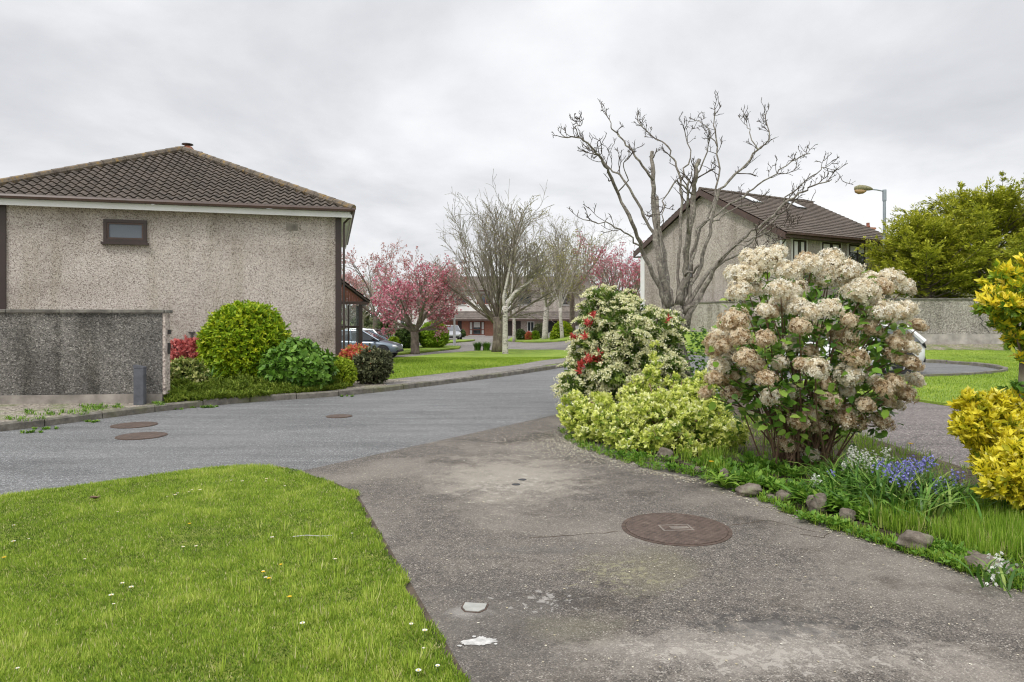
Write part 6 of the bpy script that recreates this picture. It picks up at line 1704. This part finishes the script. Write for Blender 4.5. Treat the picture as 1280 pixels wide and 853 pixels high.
def bluebells(name, label, cat, u, v, Y, ru, n_leaf, n_stem, flow, colr, seed, hs=(.28, .45), bias=0.0, leafspread=1.3, leafh=.42):
    r = np.random.default_rng(seed); p = GP(u, v, .04)
    t = thing(name, label, cat, p)
    s = p.y/F; R = ru*s
    lb = LB(); k = n_leaf
    cx = r.normal(0, .5, k)*R; cy = r.normal(.15, .45, k)*R
    az = r.uniform(0, 2*PI, k); l = r.uniform(.2, leafspread, k)
    d = np.stack([np.cos(az)*l + cx/R*.6, np.sin(az)*l, np.ones(k)*.9], 1); up = np.stack([-np.cos(az), -np.sin(az), np.full(k, .5)], 1)
    lb.add(STRAP, np.stack([cx, cy, np.full(k, -.02)], 1), d, up, r.uniform(.6, 1.1, k)*leafh, r.uniform(.014, .026, k), r.uniform(0, 1, k))
    lb.build('leaves', M['lf_strap'], t)
    st = MB(); fb = LB()
    for (fu, fv, sp, num) in flow:
        for _ in range(num):
            uu, vv = fu + r.normal(0, sp), fv + r.normal(0, sp*.55); Yy = p.y + r.normal(.1, .16)
            q = np.array(P(uu, vv, Yy)) - np.array(p)
            bx, by = q[0]*.75 + r.normal(0, .03), q[1] + r.normal(0, .03)
            m = np.array([bx*.3+q[0]*.7, by*.3 + q[1]*.7, q[2]*.65])
            st.tube([(bx, by, 0), m, q], [.004, .003, .002], 4, cap=False)
            nb = int(r.integers(6, 11))
            for j in range(nb):
                c = q + np.array([r.normal(0, .016), r.normal(0, .016), -.012*j + .01])
                dd = np.array([r.normal(0, .8), r.normal(-.2, .8), -.6]); az = r.uniform(0, 2*PI, 5); 
                dd = dd/np.linalg.norm(dd); pet = np.stack([np.cos(az), np.sin(az), np.zeros(5)], 1)*.5 + dd
                fb.add(LEAF, np.repeat(c[None], 5, 0), pet, rdir(5, r), r.uniform(.02, .028, 5), .011, r.uniform(0, 1, 5))
    if len(st.f) > 60: st.build('stem', M['stem_green'], t)
    else:
        for q0 in range(0, len(st.f), 8):
            s1 = MB(); s1.v = st.v[q0//8*12:(q0//8+1)*12]; s1.f = [tuple(i_ - q0//8*12 for i_ in f_) for f_ in st.f[q0:q0+8]]; s1.build('stem', M['stem_green'], t)
    fb.build('flowers', M[colr], t)
    return t
bluebells('bluebell_clump', 'clump of lavender bluebells with long arching strap leaves in the bed', 'flowers', 1135, 634, 6.1, 78, 620, 0,
          [(1128, 583, 10, 17), (1145, 577, 9, 13), (1120, 590, 6, 6), (1160, 573, 6, 5), (1152, 600, 8, 5), (1190, 590, 6, 4), (1178, 605, 10, 5), (1110, 580, 6, 5)], 'fl_blue', 41, leafh=.40)
bluebells('white_bell_clump', 'clump of white bell flowers between the hydrangea stems and the bluebells', 'flowers', 1075, 606, 6.7, 45, 260, 0,
          [(1080, 568, 10, 15), (1095, 577, 8, 8), (1065, 574, 7, 8), (1070, 560, 5, 4), (1105, 562, 5, 3)], 'fl_white', 42, leafh=.36)
bluebells('white_bell_clump', 'tiny sprig of white bells in the leaves below the hydrangea', 'flowers', 1019, 628, 6.4, 16, 34, 0, [(1019, 595, 3, 4)], 'fl_white', 43, leafh=.30)
bluebells('bluebell_clump', 'lone blue bell sprig left of the white clump', 'flowers', 1040, 622, 6.3, 16, 40, 0, [(1040, 589, 2, 2)], 'fl_blue', 44, leafh=.30)
bluebells('white_bell_clump', 'single white bell plant with few pale leaves at the lower right driveway edge', 'flowers', 1244, 728, 4.1, 26, 16, 0, [(1246, 693, 2, 2), (1243, 705, 2, 1), (1261, 697, 1, 1)], 'fl_white', 45, leafh=.24, leafspread=1.0)
# dandelion by the neighbour's drive and yellow bits
def flower_bud(name, label, cat, p, h, rad, mat, group=None, seed=0, leaves=False):
    r = np.random.default_rng(seed); t = thing(name, label, cat, p, 0, group)
    MB().tube([(0, 0, -.01), (r.normal(0, .004), r.normal(0, .004), h*.6), (0, 0, h)], .0022, 4).build('stem', M['stem_green'], t)
    n = 16; a = np.arange(n)*2*PI/n; d = np.stack([np.cos(a), np.sin(a), np.full(n, .18)], 1)
    lb = LB().add(LEAF, np.tile([0, 0, h], (n, 1)), d, np.tile([0, 0, 1.], (n, 1)), rad, rad*.5, .7)
    lb.build('petals', M[mat], t)
    MB().lathe([(rad*.36, h-.001), (rad*.30, h+rad*.22), (rad*.05, h+rad*.3)], 8).build('centre', M['petal_yellow'], t)
    return t
p = GP(1138, 590, .03); flower_bud('dandelion', 'tall dandelion standing up behind the bluebells before the brown drive', 'flower', (p.x, p.y, .02), .30, .03, 'petal_yellow', None, 1)
p = GP(889, 592, .03); flower_bud('dandelion', 'yellow flower low in the weeds below the lime variegated shrub', 'flower', (p.x, p.y, .03), .12, .03, 'petal_yellow', None, 2)

def weeds():
    """leafy weeds and rough grass filling the rim of the bed"""
    r = np.random.default_rng(51); lb = LB(); gl = LB()
    # broad weeds: rosettes of leaves
    for (u0, u1, v0, v1, n, h) in ((870, 960, 575, 600, 70, .10), (900, 1000, 590, 622, 80, .11), (985, 1060, 612, 645, 90, .12), (1040, 1100, 630, 656, 60, .10), (1160, 1235, 680, 705, 80, .06), (760, 850, 565, 578, 40, .07), (930, 1000, 575, 600, 50, .12), (1185, 1275, 700, 722, 40, .05), (1000, 1060, 645, 660, 25, .06), (830, 900, 580, 596, 30, .06)):
        for _ in range(n):
            f = r.uniform(); u = u0 + (u1-u0)*f; v = v0 + (v1-v0)*(f*.75 + .25*r.uniform()); p = GP(u, v, .04)
            k = int(r.integers(6, 12)); az = r.uniform(0, 2*PI, k); el = r.uniform(.1, 1.1, k)
            d = np.stack([np.cos(az)*np.cos(el), np.sin(az)*np.cos(el), np.sin(el)], 1)
            c = np.array([p.x, p.y, .035]) + r.normal(0, .02, (k, 3))*np.array([1, 1, .1]) + d*(h*r.uniform(0, .7, k))[:, None]
            lb.add(BROAD if r.random() < .6 else LEAF, c, d, np.array([0, 0, 1.])+r.normal(0, .3, (k, 3)), h*r.uniform(.4, .8, k), h*r.uniform(.25, .5, k), r.uniform(0, 1)*.5+r.uniform(0, .5, k))
    # long serrated leaves at the tall stone
    for (u, v) in ((1040, 628), (1055, 640), (1025, 622), (1065, 632), (1010, 630), (905, 608), (898, 604)):
        p = GP(u, v, .04)
        k = 22; az = r.uniform(0, 2*PI, k); el = r.uniform(.2, 1.0, k); d = np.stack([np.cos(az)*np.cos(el), np.sin(az)*np.cos(el), np.sin(el)], 1)
        lb.add(STRAP, np.tile([p.x, p.y, .04], (k, 1)), d, np.stack([-np.cos(az), -np.sin(az), np.full(k, .6)], 1), r.uniform(.12, .22, k), r.uniform(.025, .045, k), r.uniform(.4, 1, k))
    # a ragged rim of low herbs and grass all along the drive edge of the bed
    rim = [(700, 548), (735, 565), (800, 585), (870, 598), (930, 620), (1000, 650), (1080, 676), (1160, 702), (1280, 742)]
    for (ua, va), (ub, vb) in zip(rim[:-1], rim[1:]):
        m_ = int((ub-ua)*.85)
        for _ in range(m_):
            f = r.uniform(); p = GP(ua+(ub-ua)*f, va+(vb-va)*f - abs(r.normal(1, 5)), .0)
            k = int(r.integers(5, 9)); az = r.uniform(0, 2*PI, k); el = r.uniform(.1, .9, k); hh = r.uniform(.03, .075)
            d = np.stack([np.cos(az)*np.cos(el), np.sin(az)*np.cos(el), np.sin(el)], 1)
            c = np.array([p.x, p.y, .012]) + d*(hh*r.uniform(0, .9, k))[:, None]
            lb.add(LEAF if r.random() < .6 else BROAD, c, d, np.array([0, 0, 1.])+r.normal(0, .3, (k, 3)), hh*r.uniform(.4, .8, k), hh*r.uniform(.25, .5, k), r.uniform(0, .5)+r.uniform(0, .4, k))
            if r.random() < .6: tuft(gl, p.x, p.y, .008, 9, r.uniform(.05, .11), .006, r, 1.2, (.1, 1), tmpl=BLADE, rad=.04)
    o = lb.build('bed_weeds', M['lf_weed']); tag(o, 'leafy green weeds and herbs filling the stone-edged bed', 'weeds', kind='stuff')
    # rough grass through the bed
    x = r.uniform(.8, 5.6, 90000); y = r.uniform(3.2, 11.0, 90000)
    ok = in_poly(x, y, bed); x, y = x[ok], y[ok]
    # keep the turf part (front right) and sprinkle elsewhere
    turf = ((y < 6.4) & (x > 2.9)) | ((x - 2.9) > (y-4.6)*.9)
    dens = .5 + .5*np.sin(x*5.1+y*3.3)*np.sin(y*4.7-x*2)
    keep = r.random(len(x)) < np.where(turf, 1.0, np.where(y > 7.2, .55, .35)*dens)
    x, y = x[keep], y[keep]; n = len(x)
    tall = np.where((x > 3.2) & (y < 5.6) & (x > 3.0+(y-4.2)*.35), 1.25, 1.0)*np.clip(1 + .7*np.sin(x*7+y*3)*np.sin(y*8-x*4), .4, 1.7)
    az = r.uniform(0, 2*PI, n); l = r.uniform(.1, 1.9, n)
    d = np.stack([np.cos(az)*l, np.sin(az)*l, np.ones(n)], 1)
    gl.add(BLADE, np.stack([x, y, np.full(n, .03)], 1), d, np.stack([-np.cos(az), -np.sin(az), np.full(n, .3)], 1), r.uniform(.05, .12, n)*tall, r.uniform(.005, .009, n), r.uniform(0, 1, n))
    # tufts spilling over the stones
    for (u0, u1, v0, v1, n) in ((845, 905, 572, 598, 60), (700, 850, 560, 575, 30), (1075, 1150, 640, 668, 40), (1150, 1280, 672, 700, 60), (1200, 1280, 630, 680, 120), (1240, 1280, 650, 700, 60)):
        for _ in range(n):
            p = GP(r.uniform(u0, u1), r.uniform(v0, v1), .03)
            if in_poly(np.array([p.x]), np.array([p.y]), bed)[0]: tuft(gl, p.x, p.y, .03, 18, .17, .007, r, .9, (.1, 1), tmpl=BLADE, rad=.05)
    o = gl.build('rough_grass', M['grass_rough']); tag(o, 'rough uncut grass growing through the garden bed', 'grass', kind='stuff')
weeds()

# ------------------------------------------------------------------ lawn blades
def fbm(x, y, sc, seed, oct=4):
    q = np.random.default_rng(seed); tot = np.zeros(len(x)); amp = .5
    for o in range(oct):
        T = q.random((64, 64)); X, Y = x*sc + o*17.3, y*sc + o*9.7
        i, j = np.floor(X).astype(int), np.floor(Y).astype(int); fx_, fy_ = sst(X-i), sst(Y-j)
        a, b, c, d = T[i % 64, j % 64], T[(i+1) % 64, j % 64], T[i % 64, (j+1) % 64], T[(i+1) % 64, (j+1) % 64]
        tot += amp*((a*(1-fx_)+b*fx_)*(1-fy_) + (c*(1-fx_)+d*fx_)*fy_); sc *= 2.1; amp *= .55
    return (tot - .5)*2.6
def lawn_blades():
    r = np.random.default_rng(61); N_ = 560000
    x = r.uniform(-6.2, .3, N_); y = 2.75 + (7.45-2.75)*r.uniform(0, 1, N_)**1.25
    w_ = fbm(x, y, 5.0, 9, 3)*.05; ok = in_poly(x + w_ - .02, y + w_*.5, near_lawn) & (x > -.80*y - .25); x, y = x[ok], y[ok]; n = len(x)
    # loose clumps: colour and height wander over the lawn
    a = fbm(x, y, 1.4, 5); b2 = fbm(x, y, 7.5, 6, 3)
    az = r.uniform(0, 2*PI, n) ; l = np.abs(r.normal(.55, .4, n))
    comb = np.stack([fbm(x, y, 9.5, 7, 3), fbm(x, y, 9.5, 8, 3)], 1)*.8
    l = l*1.8
    d = np.stack([np.cos(az)*l + comb[:, 0]*.7, np.sin(az)*l + comb[:, 1]*.7, np.ones(n)], 1)
    h = r.uniform(.014, .034, n)*np.clip(1 + .35*a + .55*b2, .35, 2.2)
    edge = ~in_poly(x+.10, y+.02, near_lawn); h = np.where(edge, h*1.25, h)
    rn = r.uniform(0, 1, n)*.66 + .17 + .26*a + .30*b2
    dry = r.random(n) < .045; rn = np.where(dry, 1.0, np.minimum(rn, .93))
    lb = LB().add(BLADE, np.stack([x, y, np.full(n, .018)], 1), d, np.stack([-np.cos(az), -np.sin(az), np.full(n, .3)], 1), h, r.uniform(.003, .0055, n), rn)
    # coarse tufts near the drive edge
    for _ in range(70):
        yy = r.uniform(3.0, 5.2); xx = -.24 - (yy-3)*.40 - abs(r.normal(.35, .3)) - .1
        tuft(lb, xx, yy, .02, 16, .085, .0055, r, 1.1, (.45, 1), tmpl=BLADE, rad=.05)
    o = lb.build('lawn_grass', M['grass']); tag(o, 'short bright green grass of the front lawn', 'grass', kind='stuff')
    # the other lawns, coarser with distance
    for nm, poly, zf, cnt, hh, ww, lab in (('island_grass', isl, .125, 42000, .06, .016, 'mown grass of the island lawn with the trees'), ('verge_blades', None, 0, 0, 0, 0, ''),
                                           ('neighbour_grass', right_lawn, .05, 60000, .055, .013, 'mown grass of the lawn around the turning place')):
        if poly is None: continue
        xs = [p[0] for p in poly]; ys = [p[1] for p in poly]
        x = r.uniform(max(min(xs), -8), min(max(xs), 24), cnt*3); y = r.uniform(max(min(ys), 7), min(max(ys), 30), cnt*3)
        ok = in_poly(x, y, poly) & (np.abs(x) < .82*y); x, y = x[ok][:cnt], y[ok][:cnt]; n = len(x)
        az = r.uniform(0, 2*PI, n); l = r.uniform(.1, .9, n); d = np.stack([np.cos(az)*l, np.sin(az)*l, np.ones(n)], 1)
        a = np.sin(x*1.1)*np.sin(y*1.3+x*.4)
        lb = LB().add(BLADE, np.stack([x, y, g(x, y)+zf-.01], 1), d, np.stack([-np.cos(az), -np.sin(az), np.full(n, .3)], 1), hh*r.uniform(.5, 1.1, n), ww, np.clip(r.uniform(.15, .85, n)+.15*a, 0, .92))
        o = lb.build(nm, M['grass']); tag(o, lab, 'grass', kind='stuff')
lawn_blades()

# daisies and dandelions on the front lawn
D = [(147, 639), (17, 656), (17, 676), (36, 673), (229, 683), (340, 671), (440, 666), (419, 698), (378, 778), (329, 713), (332, 721), (139, 743), (142, 754), (153, 728), (164, 733), (22, 834), (514, 779), (531, 787), (530, 809), (547, 831), (523, 837),
     (209, 620), (222, 616), (219, 618), (236, 614), (240, 612), (250, 612), (283, 601), (289, 600), (303, 601), (332, 601), (356, 607), (333, 598), (106, 698), (245, 682)]
for i, (u, v) in enumerate(D):
    p = GP(u, v, .06); flower_bud('daisy', 'small white daisy in the bright green front lawn', 'flower', (p.x, p.y, .015), .04, .009 + .003*(i % 3), 'petal_white', 'white daisies scattered on the front lawn', 100+i)
for i, (u, v) in enumerate(((5, 696), (351, 705), (329, 714), (336, 722), (237, 654), (362, 745))):
    p = GP(u, v, .06); flower_bud('dandelion', 'yellow dandelion flower low in the bright green front lawn', 'flower', (p.x, p.y, .015), .04, .014, 'petal_yellow', 'yellow dandelions on the front lawn', 200+i)
# fallen twig and red-brown leaf on the lawn
a, b_ = GP(366, 671, .055), GP(415, 669.5, .055)
tag(MB().tube([Vector((0, 0, 0)), (b_-a)*.35+Vector((0, .01, .004)), (b_-a)*.7+Vector((0, -.006, .0)), b_-a], [.004, .0035, .003, .002], 5).tube([(b_-a)*.8, (b_-a)*.93+Vector((0, -.05, 0))], .002, 4).build('fallen_twig', M['chalk'], loc=a), 'thin pale fallen twig lying on the front lawn', 'twig')
p = GP(119, 624, .05); r_ = np.random.default_rng(4)
lb = LB(); n = 7; a_ = r_.uniform(0, 6.28, n); lb.add(BROAD, np.zeros((n, 3)), np.stack([np.cos(a_), np.sin(a_), r_.uniform(.2, .8, n)], 1), np.tile([0, 0, 1.], (n, 1)), .055, .04, r_.uniform(0, .6, n))
tag(lb.build('dead_leaf', M['stem_brown'], loc=p), 'reddish dead leaf lying on the far edge of the front lawn', 'leaf')

# fallen petals on the drive below the pieris; grit and specks elsewhere
def litter():
    r = np.random.default_rng(81); lb = LB(); n = 2600
    f = r.uniform(0, 1, n)**1.6
    a = np.array(GP(698, 545, 0)); m = np.array(GP(718, 566, 0)); c = np.array(GP(800, 586, 0))
    p = a*((1-f)**2)[:, None] + 2*m*(f*(1-f))[:, None] + c*(f**2)[:, None]
    sp = .30*(1-f) + .12
    p[:, 0] -= r.exponential(1, n)*sp*.9 - .12; p[:, 1] += r.normal(0, 1, n)*sp*1.1 - r.exponential(1, n)*sp*.3 + .05; p[:, 2] = .0065 + r.uniform(0, .004, n)
    ok = ~in_poly(p[:, 0], p[:, 1], bed); p = p[ok]; n = len(p)
    lb.add(QUAD, p, np.stack([r.normal(size=n), r.normal(size=n), np.zeros(n)], 1), np.tile([0, 0, 1.], (n, 1)) + r.normal(0, .15, (n, 3)), r.uniform(.006, .016, n), r.uniform(.006, .014, n), r.uniform(.2, 1, n))
    # thin scatter over the whole drive and the road mouth
    k = 900; x = r.uniform(-2.2, 3.6, k); y = r.uniform(2.8, 11.5, k); ok = in_poly(x, y, drive); x, y = x[ok], y[ok]; k = len(x)
    lb.add(QUAD, np.stack([x, y, np.full(k, .0085)], 1), np.stack([r.normal(size=k), r.normal(size=k), np.zeros(k)], 1), np.tile([0, 0, 1.], (k, 1)), r.uniform(.006, .016, k), r.uniform(.005, .011, k), r.uniform(0, .9, k))
    # along the rim of the bed
    for (u0, v0, u1, v1, k) in ((800, 586, 870, 600, 260), (870, 600, 1000, 648, 120), (1000, 650, 1160, 700, 110), (1160, 702, 1280, 742, 60)):
        f = r.uniform(0, 1, k); q = np.array([np.array(GP(u0+(u1-u0)*t_, v0+(v1-v0)*t_ + abs(r.normal(0, 3)), 0)) for t_ in f]); q[:, 2] = .008
        lb.add(QUAD, q, np.stack([r.normal(size=k), r.normal(size=k), np.zeros(k)], 1), np.tile([0, 0, 1.], (k, 1)), r.uniform(.008, .02, k), r.uniform(.006, .014, k), r.uniform(0, .9, k))
    o = lb.build('fallen_petals', M['litter']); tag(o, 'fallen cream petals and specks strewn on the driveway below the pieris', 'petals', kind='stuff')
    # brown leaf litter where lawn, drive and road meet
    lb = LB(); k = 60; q = np.array([np.array(GP(r.uniform(335, 358), 586 + r.normal(0, .8), 0)) for _ in range(k)]); q[:, 2] = .008
    lb.add(LEAF, q, np.stack([r.normal(size=k), r.normal(size=k)*.3, np.zeros(k)], 1), np.tile([0, 0, 1.], (k, 1)), r.uniform(.02, .05, k), .014, r.uniform(0, .3, k))
    o = lb.build('leaf_litter', M['fl_brown']); tag(o, 'brown leaf litter at the meeting of lawn, driveway and road', 'leaf litter', kind='stuff')
litter()
# crows on the far ridge
zr = .5 + 8.2
for k, u in enumerate((1094.5, 1101.5)):
    # on the ridge line of the house behind
    a_ = math.radians(4); Y = 64.6
    for _ in range(20):
        x = (u-640)/F*Y; s_ = (x-27+4.5*math.sin(a_))/math.cos(a_); Y = 60 + s_*math.sin(a_) + 4.5*math.cos(a_)
    crow((x, Y, zr), .4 if k else 2.9, ('black crow perched on the far ridge, the one nearer the chimney', 'black crow perched on the far ridge, the one nearer the street lamp')[k])
